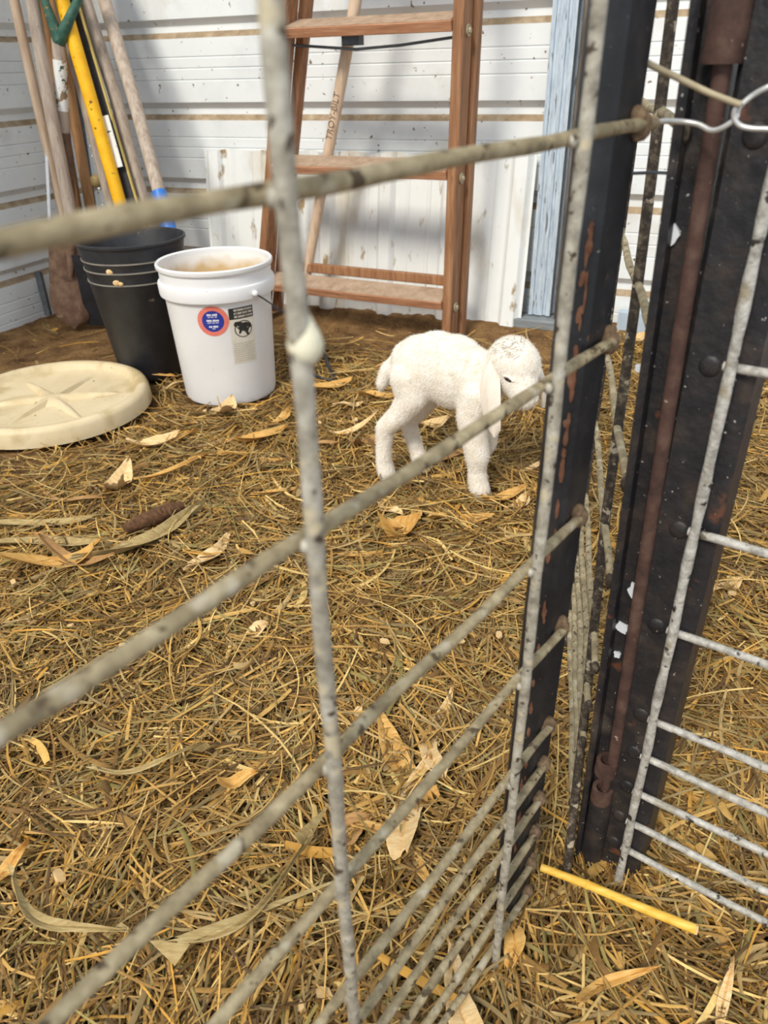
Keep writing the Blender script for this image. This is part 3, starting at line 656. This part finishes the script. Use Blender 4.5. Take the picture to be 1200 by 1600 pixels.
# ------------------------------------------------------------------ near gate: rod panel welded to a black square tube
GA = np.array([.0985, .411, 0]); GD = az(39); GN = az(129)    # along the gate away from the viewer; GN to the viewer's side
def g3(s, z, off=0.0): return GA+GD*s+GN*off+Z*z
gate = thing('wire_gate', 'galvanised rod gate with black square end post crossing the foreground', 'gate', g3(0, 0))
GZs = [.765, .634, .5005, .395, .281, .229, .179, .126, .074, .024, .900, 1.04]
def gend(z): return .083+.036*max(0, min(1, (z-.42)/.34))**1.2
def wav(p0, p1, r, n=24, amp=.0012):
    p0 = np.asarray(p0); p1 = np.asarray(p1); ph = random.random()*6
    pts = [p0+(p1-p0)*k/n+np.array([math.sin(ph+k*.9), math.cos(ph*2+k*.7), math.sin(ph*3+k*1.1)])*amp*.5 for k in range(n+1)]
    rad = [r*(1+.06*math.sin(ph+k*2.3)) for k in range(n+1)]; return pts, rad
for z in GZs:
    P, Rr = wav(g3(-.95, z, -.0035), g3(gend(z), z+.001, -.0035), .0037, 40); MB().tube(P, Rr, 12).build('horizontal_rod', M_rodh, gate)
for s, ofs in ((-.2075, .001), (.0, .001), (-.415, 0), (-.622, 0), (-.83, 0)):
    P, Rr = wav(g3(s, 0.0, .0035), g3(s+(.009 if s == 0 else .004), 1.10, .0035), .0039, 40, .0008); vr = MB().tube(P, Rr, 14).build('vertical_rod', M_rod, gate)
    if s > -.3:
        for z in GZs[:9]:
            MB().ball(g3(s, z, .0003), (.0030, .0030, .0036), 8).build('weld', M_rod, vr)
# square tube
SD = .025
tb = GA+GD*.0745-GN*(SD/2+.0078)
def hollow(p, x, y, w, dpt, z0, z1, m, name, parent, bev=.003, lean=np.zeros(3)):
    return MB().beam(p+Z*z0, p+Z*z1+lean, x*w, y*dpt, bev=bev).build(name, m, parent, smooth=False)
stile = hollow(tb, GD, GN, .040, SD, -.01, 1.16, M_black, 'end_post', gate, lean=GD*.020)
for z in GZs:
    mb = MB(); e_ = min(gend(z)-.003, .088+.0172*z); mb.ball(g3(e_, z, -.006), (.008, .008, .009), 10)
    for k in range(4): mb.ball(g3(e_+random.uniform(-.006, .006), z+random.uniform(-.007, .007), -.006), random.uniform(.003, .006), 8)
    mb.build('weld', M_weld, stile)
# rust flakes on the near corner and faces
for k in range(60):
    z = random.uniform(.08, .42) if random.random() < .35 else random.gauss(.64, .05) if random.random() < .6 else random.uniform(.42, .72)
    w = random.uniform(.0008, .0021); h = random.uniform(.003, .011)
    q = tb-GD*.0201+GN*(SD/2-.0035-w-random.random()**2*.003)+GD*(z*.0172)
    n = 9; P = [q+GN*(w*math.cos(2*math.pi*i/n)*random.uniform(.7, 1.2))+Z*(z+h*math.sin(2*math.pi*i/n)*random.uniform(.7, 1.1)) for i in range(n)]
    mb = MB(); mb.add([p-GD*.0006 for p in P]+[p+GD*.001 for p in P], [tuple(range(n))]+[(i, (i+1) % n, n+(i+1) % n, n+i) for i in range(n)]); mb.build('rust_flake', M_rusto, stile, smooth=False)
# dried drip on the near upright
q = onplane(472, 540, GA+GN*.004, GN)
mb = MB(); mb.lathe([(0, -.0075), (.0035, -.0066), (.0058, -.0035), (.0066, .0), (.0055, .004), (.0035, .008), (.0018, .012), (0, .015)], q+GD*.0016, 16)
mb.build('dried_drip', mat('cream_drip', [(214, 206, 176), (232, 228, 206)], scale=80, rough=.6, bump=.1), gate)

# ------------------------------------------------------------------ right gate, corner post
RA = np.array([.252, .495, 0]); RD = az(-54); RN = az(36)      # RD to the left/away, RN away from the viewer
def r3(s, z, off=0.0): return RA+RD*(s+.009*z)+RN*off+Z*z      # leans a little
rg = thing('rod_fence', 'peeling silver rod panel on a black steel tube at the right edge', 'gate', r3(0, 0))
RZ = [.609, .468, .365, .255, .203, .151, .102, .058, .76, .91, 1.05]
for z in RZ:
    P, Rr = wav(r3(.006, z, .0065), r3(-1.0, z, .0065), .0036, 40, .001); MB().tube(P, Rr, 12).build('horizontal_rod', M_rodr, rg)
P, Rr = wav(r3(0, .0, -.001), r3(.0, 1.15, -.001), .0042, 60, .0006); MB().tube(P, [r*(1+.10*math.sin(k*1.7)) for k, r in enumerate(Rr)], 14).build('vertical_rod', M_rodr, rg)
for s in (-.207, -.414, -.621, -.828):
    P, Rr = wav(r3(s, .0, -.001), r3(s, 1.15, -.001), .0040, 40); MB().tube(P, Rr, 12).build('vertical_rod', M_rodr, rg)
ts = r3(.010, 0, .036); lean_t = RD*.0105
rst = hollow(ts, RD, RN, .052, .050, -.01, 1.16, M_post, 'end_tube', rg, lean=lean_t, bev=.004)
for z in RZ:
    mb = MB(); c_ = r3(.013+.004*random.random(), z-.004, .0115)
    mb.ball(c_, (.0085, .0030, .0085), 14, rot=np.array([RD, RN, Z]).T)
    mb.build('weld', M_post, rst)
# corner post: angle iron with drop bolt
post = thing('corner_post', 'chipped black steel angle post with a rusty drop rod and sockets', 'post', r3(.05, 0, .03))
lp2 = RD*.022
def pb(s0, s1, o0, o1, name, m=M_post, z0=-.01, z1=1.16, bev=.002):
    a = r3((s0+s1)/2, 0, (o0+o1)/2)-Z*0; return MB().beam(a+Z*z0, a+Z*z1+lp2*z1/.83, RD*(s1-s0), RN*(o1-o0), bev=bev).build(name, m, post, smooth=False)
pb(.036, .052, .020, .030, 'face_plate'); pb(.0475, .054, .004, .040, 'left_flange'); pb(.030, .050, .030, .055, 'back_plate')
rd0 = r3(.0315, .17, .010); rd1 = r3(.0335, .83, .010)+lp2*.5
drop = MB().tube([rd0-Z*.0, rd0+(rd1-rd0)*.5, rd1], [.0058, .0058, .0058], 16).build('drop_rod', M_rust, post)
tpc = r3(.0335, .745, .010)+lp2*.5
MB().lathe([(.0058, 0), (.0120, 0), (.0128, .003), (.0120, .03), (.0124, .25), (.0, .25)], rd1-Z*.035, 24).build('socket_sleeve', M_rust, post)
for z in (.172, .130):
    c = r3(.0345, z, .009)+lp2*(z/.83)*.6
    mb = MB(); n = 20
    mb.lathe([(.0070, 0), (.0110, 0), (.0115, .004), (.0110, .020), (.0070, .020), (.0070, 0)], c-Z*.018, 20); mb.build('ring_socket', M_rust, post)
MB().tube([r3(.034, .168, .010), r3(.035, .10, .010)], .0045, 12).build('bolt_end', M_rust, post)
MB().tube([r3(.036, .110, .012), r3(.037, -.01, .012)], [.0125, .0125], 16).build('foot_tube', M_post, post)
for (u, v, w, h) in ((990, 922, .0060, .0075), (973, 980, .0095, .0052), (965, 1022, .0045, .0035), (1052, 366, .0065, .0065), (1000, 575, .005, .003)):
    q = onplane(u, v, r3(.044, .4, .0195), RN); n = 12; ph = random.random()*6
    P = [q+RD*(w*.7*math.cos(2*math.pi*i/n)*(1+.3*math.sin(3*i+ph)))+Z*(h*math.sin(2*math.pi*i/n)*(1+.25*math.cos(2*i+ph))) for i in range(n)]
    mb = MB(); mb.add([p-RN*.0022 for p in P]+[p+RN*.003 for p in P], [tuple(range(n))]+[(i, (i+1) % n, n+(i+1) % n, n+i) for i in range(n)]); mb.build('paint_splash', M_paintw, post, smooth=False)

# third panel running back to the wall from the corner post
TA = RA+RD*.064+RN*.004; TD = az(12.3)
def t3(s, z): return TA+TD*s+Z*z
tp3 = thing('rod_fence', 'dirty rod panel running away behind the corner post', 'fence', t3(.1, 0))
for z in (.625, .494, .392, .285, .232, .18, .13, .08, .76, .90):
    P, Rr = wav(t3(.012, z), t3(1.35, z+.002), .0036, 40, .002); MB().tube(P, Rr, 10).build('horizontal_rod', M_rodh, tp3)
    MB().ball(t3(.012, z-.003), (.0045, .0055, .008), 10).build('weld', M_rodd, tp3)
MB().tube([t3(-.035, .0), t3(.03, .2), t3(.108, .40), t3(.135, .62), t3(.165, .76), t3(.2, .90), t3(.22, 1.1)], .0048, 12, wob=.06).build('vertical_rod', M_rodd, tp3)
for s in (.36, .57, .78, .99, 1.2):
    P, Rr = wav(t3(s, 0), t3(s, 1.0), .0040, 30); MB().tube(P, Rr, 10).build('vertical_rod', M_rodd, tp3)

# tie wires
WPL = r3(.02, .75, -.012)
def wp_(u, v, k=0.0): return onplane(u, v, WPL+RN*k, RN)
def smooth_pts(P, n=6):
    P = [np.asarray(p) for p in P]; out = []
    for i in range(len(P)-1):
        p0 = P[max(i-1, 0)]; p1 = P[i]; p2 = P[i+1]; p3 = P[min(i+2, len(P)-1)]
        for k in range(n):
            t = k/n; out.append(.5*((2*p1)+(-p0+p2)*t+(2*p0-5*p1+4*p2-p3)*t*t+(-p0+3*p1-3*p2+p3)*t**3))
    out.append(P[-1]); return out
tw = thing('tie_wire', 'bright bent wire tying the gate to the corner post', 'wire', wp_(1150, 180))
MB().tube(smooth_pts([wp_(968, 204, .02), wp_(990, 196, .012), wp_(1030, 190, .006), wp_(1062, 190), wp_(1090, 194), wp_(1112, 204, -.002), wp_(1132, 198, -.004), wp_(1150, 184, -.004), wp_(1155, 168, -.002), wp_(1175, 150), wp_(1200, 136), wp_(1230, 124, .004)]), .0017, 10).build('lower_strand', M_wire, tw)
MB().tube(smooth_pts([wp_(1160, 160, -.006), wp_(1150, 168, -.007), wp_(1147, 184, -.006), wp_(1156, 196, -.005), wp_(1175, 201, -.004), wp_(1200, 202, -.003), wp_(1240, 206, 0)]), .0017, 10).build('upper_strand', M_wire, tw)
MB().tube(smooth_pts([wp_(964, 70, -.045), wp_(1010, 98, -.03), wp_(1060, 122, -.018), wp_(1110, 146, -.012), wp_(1158, 164, -.008)]), .0019, 10).build('loose_end', M_wired, tw)
q0 = onplane(985, 271, r3(.06, .7, .03), RN); q1 = onplane(1060, 271, r3(.05, .7, .02), RN)
single(MB().tube([q0-(q1-q0)*.3, q0, (q0+q1)/2+Z*.0006, q1], .0012, 8), 'thin_wire', M_steel, 'short thin dark wire bridging the gap beside the corner post', 'wire')

# ------------------------------------------------------------------ husks, stalk, cob, chips
def husk(u, v, ln, wd, yaw, m, label, name='corn_husk', curl=.25, lift=.012, twist=.4, cat='husk', group='dry husks and leaves lying on the straw', fold=.3):
    c = gnd(u, v); c[2] = float(ground_h(c[0], c[1]))+lift+.016; a = math.radians(yaw)
    # yaw is the direction in the world's ground plane: 0 = to the right, 90 = away
    dx = np.array([math.cos(a), math.sin(a), 0]); dy = np.array([-dx[1], dx[0], 0]); rows = []
    ph = random.random()*6
    cut = random.uniform(.10, .30); ridge = random.uniform(.6, 1.2)
    for i in range(17):
        k = i/16; s = (k-.5)*ln; w = wd*(math.sin(math.pi*(cut+(.97-cut)*k))**.8)*(1+.10*math.sin(9*k+ph)+random.uniform(-.07, .07))
        hgt = curl*ln*(k-.5)**2*(1+.4*math.sin(ph))+.006*math.sin(6*k+ph); tw_ = twist*2.2*(k-.5)
        bend = .16*ln*math.sin(math.pi*k*1.3)*math.sin(ph)
        row = []
        for j in range(9):
            q = -1+j/4; y = q*w/2; zz = fold*w*(abs(q)-.5)*.9+ridge*.0012*(1 if j % 2 else -1)*(1-abs(q)*.5)
            y2 = y*math.cos(tw_)-zz*math.sin(tw_); z2 = y*math.sin(tw_)+zz*math.cos(tw_)
            sj = s+(random.uniform(-.05, .05)*ln if i in (0, 16) else 0)
            row.append(c+dx*sj+dy*(y2+bend)+Z*(z2+hgt))
        rows.append(row)
    P = np.array(rows)
    low = (P[:, :, 2]-ground_h(P[:, :, 0], P[:, :, 1])).min()
    if low < .004: P[:, :, 2] += .004-low
    return single(MB().grid(P), name, m, label, cat, group, angle=80, solid=.0006)
h0, h1, h2, h3 = M_husk
husk(355, 652, .10, .055, 80, h0, 'pointed pale husk standing in front of the white bucket', curl=.8, lift=.02)
husk(243, 698, .12, .050, 10, h0, 'curled cream husk lying beside the beige lid', curl=1.2, lift=.015)
husk(275, 690, .11, .02, 30, h1, 'slim golden husk strip next to the curled cream husk', curl=.6, lift=.012)
husk(195, 765, .10, .055, 95, h0, 'pale folded husk above the brown cob', curl=.9, lift=.015)
husk(270, 740, .20, .018, 30, h1, 'long golden stalk piece lying above the brown cob', curl=.1, lift=.02)
husk(410, 690, .14, .04, 20, h1, 'orange-gold husk heap left of the near gate upright', curl=.5, lift=.015)
husk(540, 690, .16, .022, 25, h0, 'thin cream husk with curled tip left of the goat', curl=.9, lift=.015)
husk(575, 700, .09, .035, 40, h2, 'greyish husk just left of the goat hind hooves', curl=.6)
husk(505, 615, .19, .045, 22, h1, 'broad golden husk on the straw behind the gate upright', curl=.3, lift=.02)
husk(590, 625, .11, .035, -20, h1, 'golden husk below the goat tail', curl=.4)
husk(670, 670, .10, .045, 25, h0, 'pale husk under the goat belly', curl=.5)
husk(790, 780, .11, .032, 15, h1, 'bright orange husk touching the goat front hoof', curl=.7, lift=.012)
husk(812, 790, .08, .028, 40, h0, 'small pale husk right of the goat front hoof', curl=.6)
husk(625, 838, .075, .06, 10, h1, 'cupped golden husk in the open straw below the goat', curl=1.6, fold=.7, lift=.012)
husk(655, 800, .10, .022, 85, h1, 'upright golden husk strip above the cupped husk', curl=.3)
husk(610, 800, .07, .025, -50, h0, 'small pale husk left of the cupped husk', curl=.4)
husk(720, 820, .13, .030, 8, h1, 'flat gold husk below the goat front leg', curl=.3)
husk(565, 866, .10, .020, -4, h1, 'short flat gold strip right of the gate upright', curl=.2)
husk(225, 855, .26, .040, 38, h3, 'wide olive leaf lying below the brown cob', curl=.3, lift=.02, twist=.8)
husk(90, 900, .17, .04, 18, h1, 'bent golden husk near the left edge', curl=.9, lift=.02)
husk(130, 895, .18, .03, -25, h2, 'brown folded husk crossing the bent golden husk', curl=.9, lift=.02)
husk(60, 875, .28, .028, 12, h3, 'long grey-olive leaf at the left edge below the lid', curl=.2, lift=.02)
husk(40, 835, .30, .025, 8, h3, 'long pale olive leaf at the left edge above the grey one', curl=.15, lift=.02)
husk(330, 870, .13, .035, 55, h0, 'pale husk flake in the middle of the left straw', curl=.4)
husk(400, 992, .05, .03, 30, h0, 'small cream flake left of the near gate upright', curl=.6)
husk(690, 830+330, .15, .025, 85, h0, 'pale split husk in the straw between the lower rods', curl=.3, lift=.012)
husk(625, 1190, .17, .035, 115, h1, 'long golden husk between the lower gate rods', curl=.3, lift=.012)
husk(645, 1270, .15, .038, 75, h0, 'torn tan husk behind the lower gate rods', curl=.3, lift=.012)
husk(620, 1345, .12, .022, -35, h1, 'gold cane piece low between the gate rods', curl=.1, lift=.012)
husk(545, 1305, .06, .035, 20, h2, 'brown husk stub just right of the near upright', curl=.6, lift=.012)
husk(110, 1450, .17, .014, -32, h3, 'twisted olive leaf at the lower left', curl=.5, lift=.03, twist=1.4)
husk(390, 1430, .18, .010, 32, h3, 'long curved olive leaf at the lower middle left', curl=.4, lift=.03)
husk(25, 1380, .06, .018, 70, h1, 'golden flake among the stems at the left', curl=.4, lift=.025)
husk(375, 1240, .05, .022, 15, h1, 'bright gold leaf scrap left of the near upright', curl=.6, lift=.025)
husk(240, 1215, .14, .010, 10, h3, 'slender straw-green leaf arching in the left straw', curl=.4, lift=.03)
husk(720, 1575, .10, .030, 100, h0, 'pale pointed husk at the bottom edge by the gate', curl=.3, lift=.02)
husk(955, 1565, .09, .012, 25, h1, 'broad golden husk at the bottom right', curl=.4, lift=.02)
husk(790, 1470, .07, .022, 85, h1, 'small golden husk at the foot of the second gate upright', curl=.3, lift=.015)
husk(1125, 1580, .08, .010, 60, h0, 'tan husk in the bottom right corner', curl=.3, lift=.02)
husk(1130, 930, .07, .03, 30, h0, 'cream flake in the straw right of the corner post', curl=.5)
husk(990, 555, .09, .05, 10, h0, 'cream husk seen through the gap by the corner post', curl=.8, lift=.02)
husk(40, 452, .10, .05, 15, h0, 'yellowish husk on the dirt by the left wall', curl=.9, lift=.05)
husk(225, 590, .22, .015, -35, h1, 'thin gold stalk leaning on the foot of the black pot', curl=.1, lift=.02)
husk(285, 605, .12, .018, 60, h0, 'pale stalk piece between the pot and the lid', curl=.1, lift=.012)
husk(440, 660, .11, .030, 55, h1, 'golden husk just left of the near upright beside the bucket', curl=.5, lift=.012)
husk(395, 725, .16, .016, -8, h1, 'thin gold stalk strip right of the long golden stalk', curl=.2, lift=.012)
husk(335, 705, .13, .014, 40, h2, 'brown stalk strip below the pointed pale husk', curl=.2, lift=.012)
husk(440, 770, .12, .014, 12, h1, 'gold strip touching the near upright above the second rod', curl=.3, lift=.012)
husk(120, 790, .14, .016, -15, h2, 'greyish-brown leaf strip left of the pale folded husk', curl=.3, lift=.012)
husk(545, 640, .08, .022, 10, h0, 'short pale husk between the near upright and the goat tail', curl=.5, lift=.012)
husk(690, 715, .16, .030, 12, h2, 'brown husk behind the goat front leg', curl=.3, lift=.008)
husk(830, 735, .10, .016, 20, h0, 'small tan husk between the goat and the second upright', curl=.3, lift=.012)
husk(500, 700, .10, .020, -30, h2, 'brown curled husk right of the near upright', curl=.6, lift=.012)
# stalk
a = gnd(845, 1355, .04); b = gnd(1087, 1452, .035)
st = thing('corn_stalk', 'smooth bright yellow stalk lying below the corner post', 'stalk', [(a[0]+b[0])/2, (a[1]+b[1])/2, .03])
MB().tube([a, a+(b-a)*.3+Z*.002, a+(b-a)*.31+Z*.002, a+(b-a)*.33+Z*.002, a+(b-a)*.7, b], [.0042, .0046, .0056, .0046, .0050, .0052], 12).build('cane', M_stalk, st)
MB().tube([b-(b-a)*.003, b+(b-a)*.012], [.0054, .0046], 12, wob=.3).build('torn_end', M_husk[0], st)
# cob
a = gnd(196, 826, .032); b = gnd(286, 790, .032); mb = MB(); n = 26
pts = [a+(b-a)*k/n for k in range(n+1)]; rad = [(.016*(math.sin(math.pi*(.08+.86*k/n))**.35))*(1+.10*(k % 2)) for k in range(n+1)]
mb.tube(pts, rad, 14, wob=.16); single(mb, 'corn_cob', M_cob, 'bare brown corn cob lying in the straw on the left', 'cob')
# black cable near the wall
q = [gnd(470, 575, .012), gnd(500, 590, .012), gnd(522, 592, .012), gnd(512, 570, .03), gnd(506, 552, .04), gnd(490, 535, .05), gnd(475, 524, .05)]
single(MB().tube(smooth_pts(q), .005, 8), 'black_cable', M_blk, 'short black cable curling on the dirt by the metal sheet', 'cable')
# chips: nothing in the photo tells them apart
chip_px = [(47, 970), (20, 908), (110, 975), (140, 715), (650, 705), (695, 1195), (780, 990), (500, 660), (555, 655), (1015, 905), (1145, 925), (190, 1005), (320, 640), (600, 1000), (560, 1110), (90, 1365), (470, 1570), (505, 1550), (720, 1000), (395, 940)]
chip_lab = ['pale square wood chip near the left edge below the bent golden husk', 'pale wood chip at the left edge above the bent golden husk', 'small wood chip right of the square one near the left edge', 'tiny wood chip on bare dirt below the beige lid', 'wood chip on the straw under the goat belly', 'wood chip between the third and fourth gate rods', 'wood chip left of the second gate upright', 'wood chip just right of the near upright below the cable', 'wood chip on the straw left of the goat tail', 'wood chip in the straw seen between gate post and corner post', 'wood chip in the straw right of the corner post', 'wood chip in the left straw below the second rod', 'wood chip at the foot of the white bucket', 'wood chip in the open straw right of the near upright', 'wood chip just above the third rod right of the near upright', 'wood chip at the lower left above the twisted olive leaf', 'wood chip at the bottom edge left of the near upright', 'wood chip at the bottom, nearest the near upright', 'wood chip in the straw below the cupped golden husk', 'wood chip left of the near upright below the second rod']
cm = []
for k in range(4):
    mb = MB(); P = [(random.uniform(.6, 1)*.012*math.cos(2*math.pi*i/6), random.uniform(.5, 1)*.008*math.sin(2*math.pi*i/6)) for i in range(6)]
    mb.add([(x, y, 0) for x, y in P]+[(x*.9, y*.9, .004) for x, y in P], [tuple(range(6)), tuple(range(6, 12))]+[(i, (i+1) % 6, 6+(i+1) % 6, 6+i) for i in range(6)])
    o = mb.build('wood_chip', M_chip, smooth=False); cm.append(o.data); bpy.data.objects.remove(o)
for i, (u, v) in enumerate(chip_px):
    o = bpy.data.objects.new('wood_chip', cm[i % 4]); COL.objects.link(o); p = gnd(u, v, .02); o.location = tuple(p-Z*.004)
    o.rotation_euler = (random.uniform(-.4, .4), random.uniform(-.4, .4), random.uniform(0, 6)); s = random.uniform(.6, 1.2); o.scale = (s, s, s)
    tag(o, chip_lab[i], 'wood chip', 'pale wood chips in the straw')

# ------------------------------------------------------------------ loose straw (uncountable)
def inside_view(x, y, m=120):
    p = np.stack([x, y, np.full_like(x, .01)], 1)-CP; d = p@FW; u = 600+FPX*(p@RT)/d; v = 800-FPX*(p@UP)/d
    return (d > .05) & (u > -m) & (u < 1200+m) & (v < 1600+m*1.5) & (v > 380)
def dens(x, y):
    d = -((x-WALLP[0])*WN[0]+(y-WALLP[1])*WN[1])
    k = np.clip((d-.30)/.45, .02, 1)
    left = np.clip((-.42-x)/.5, 0, 1)*np.clip((y-1.35)/.5, 0, 1)
    k = k*(1-.93*left)*(1-.35*np.clip((y-1.25)/.5, 0, 1)*np.clip((.9-x)/.4, 0, 1))
    k = k*(1-.6*np.clip((-.55-x)/.3, 0, 1)*np.clip((y-1.1)/.3, 0, 1))
    k = np.where((x > .62) & (y > .8), np.maximum(k, np.clip((d-.05)/.15, 0, 1)), k)
    return k
def sample(n, p=1.0):
    X = []; Y = []
    c = 0
    while c < n:
        x = RNG.uniform(-1.6, 2.0, n*3); y = RNG.uniform(.12, 3.0, n*3)
        ok = inside_view(x, y)
        ok &= RNG.random(len(x)) < dens(x, y)
        # near ground fills more of the picture
        dd = np.hypot(y, .8); ok &= RNG.random(len(x)) < np.clip((1.05/dd)**1.0, .0, 1)
        ok &= (-((x-WALLP[0])*WN[0]+(y-WALLP[1])*WN[1]) > .14) & (((x-CORNER[0])*WD[0]+(y-CORNER[1])*WD[1]) > .14)
        for cc, r in ((LC, LR+.02), (BC, .15), (PC, .13)): ok &= np.hypot(x-cc[0], y-cc[1]) > r
        for (s_, t_) in ((-.104, .036), (-.050, -.036), (.112, .036), (.086, -.032)):
            h_ = gp(s_, t_, 0); ok &= np.hypot(x-h_[0], y-h_[1]) > .035
        X.append(x[ok]); Y.append(y[ok]); c += ok.sum()
    return np.concatenate(X)[:n], np.concatenate(Y)[:n]
PAL = np.array([srgb(*c)[:3] for c in [(216, 178, 108), (196, 158, 92), (172, 136, 78), (142, 110, 64), (186, 162, 116), (162, 142, 102), (234, 206, 142), (212, 164, 78), (160, 148, 94), (112, 86, 52)]])*np.array([1.0, .93, .78])
def straw(name, n, lmin, lmax, wmin, wmax, zmax, pal_w, label, K=5, bendk=.25, parts=None, tilt=.10, align=.6):
    x, y = sample(n)
    fld = 2.2*np.sin(2.9*x+1.7*y+.6)+1.8*np.cos(3.7*y-2.3*x)+1.2*np.sin(7*x-5*y)
    ncl = 700; ccx, ccy = sample(ncl); cya = RNG.uniform(0, math.pi, ncl); ci_ = np.zeros(n, int)
    for a in range(0, n, 4000): ci_[a:a+4000] = np.argmin((x[a:a+4000, None]-ccx)**2+(y[a:a+4000, None]-ccy)**2, axis=1)
    yaw = np.where(RNG.random(n) < align, cya[ci_]+RNG.normal(0, .28, n), fld+RNG.normal(0, 1.2, n))
    L = lmin+(lmax-lmin)*RNG.random(n)**1.8; Wd = RNG.uniform(wmin, wmax, n)
    z0 = RNG.random(n)**1.3*zmax
    dx = np.stack([np.cos(yaw), np.sin(yaw), np.zeros(n)], 1); dy = np.stack([-np.sin(yaw), np.cos(yaw), np.zeros(n)], 1)
    pit = RNG.normal(0, tilt, n); bend = RNG.normal(0, bendk, n); arch = RNG.normal(0, .08, n); roll = RNG.normal(0, .5, n); tws = RNG.normal(0, .8, n)
    verts = np.zeros((n, K, 3, 3))
    for i in range(K):
        k = i/(K-1)-.5; taper = 1-.55*np.clip(abs(k)*2-.5, 0, 1)
        c = np.stack([x, y, np.zeros(n)], 1)+dx*(L*k)[:, None]+dy*(bend*L*(k*k-.08))[:, None]
        zz = ground_h(c[:, 0], c[:, 1])+.003+z0+pit*L*k-arch*L*(k*k)*2
        rl = roll+tws*k; w = Wd*taper/2
        for j, (a, hh) in enumerate(((-1, 0), (0, .32), (1, 0))):
            off = dy*(a*w*np.cos(rl)-hh*w*np.sin(rl))[:, None]
            p = c+off; verts[:, i, j, 0] = p[:, 0]; verts[:, i, j, 1] = p[:, 1]; verts[:, i, j, 2] = np.maximum(zz, .001+ground_h(c[:, 0], c[:, 1]))+a*w*np.sin(rl)+hh*w*np.cos(rl)
    V = verts.reshape(-1, 3)
    b = (np.arange(n)*K*3)[:, None, None, None]; ii = (np.arange(K-1)*3)[None, :, None, None]; jj = np.arange(2)[None, None, :, None]
    F = (b+ii+jj+np.array([0, 1, 4, 3])[None, None, None, :]).reshape(-1, 4)
    me = bpy.data.meshes.new(name); me.vertices.add(len(V)); me.vertices.foreach_set('co', V.astype(np.float32).ravel())
    me.loops.add(F.size); me.loops.foreach_set('vertex_index', F.astype(np.int32).ravel())
    me.polygons.add(len(F)); me.polygons.foreach_set('loop_start', np.arange(0, F.size, 4, dtype=np.int32)); me.polygons.foreach_set('loop_total', np.full(len(F), 4, dtype=np.int32))
    me.update(calc_edges=True)
    pw = np.array(pal_w, float); pw /= pw.sum(); ci = RNG.choice(len(PAL), n, p=pw); colr = PAL[ci]*RNG.uniform(.7, 1.2, n)[:, None]
    ca = me.color_attributes.new('tint', 'FLOAT_COLOR', 'POINT'); cc = np.ones((n, K*3, 4), np.float32); cc[:, :, :3] = colr[:, None, :]
    ca.data.foreach_set('color', cc.ravel())
    me.materials.append(M_straw)
    o = bpy.data.objects.new(name, me); COL.objects.link(o); o['kind'] = 'stuff'; tag(o, label, 'straw'); return o
straw('loose_hay', 52000, .03, .16, .0014, .0038, .030, [4, 5, 5, 5, 4, 3, 1.6, 1.5, 2, 4], 'thick layer of loose golden hay stems over the floor')
straw('broken_chaff', 22000, .008, .04, .0012, .0036, .024, [4, 4, 5, 5, 4, 3, 3, 2, 1, 4], 'short broken chaff scattered through the hay', K=3)
straw('leafy_hay', 3800, .06, .20, .0032, .0068, .030, [2, 2, 3, 3, 4, 4, 2, .6, 4, 2], 'flat dry grass blades mixed into the hay', K=7, bendk=.5)
straw('long_hay_stems', 2000, .12, .26, .0014, .0030, .038, [5, 4, 2, 1, 3, 1, 6, 3, 1, .5], 'long pale stems lying across the top of the hay', K=7, bendk=.35, tilt=.05)
straw('husk_scraps', 900, .025, .09, .004, .013, .034, [4, 4, 3, 4, 2, 1, 4, 4, .5, 3], 'torn corn husk scraps scattered over the hay', K=7, bendk=.3, tilt=.15)
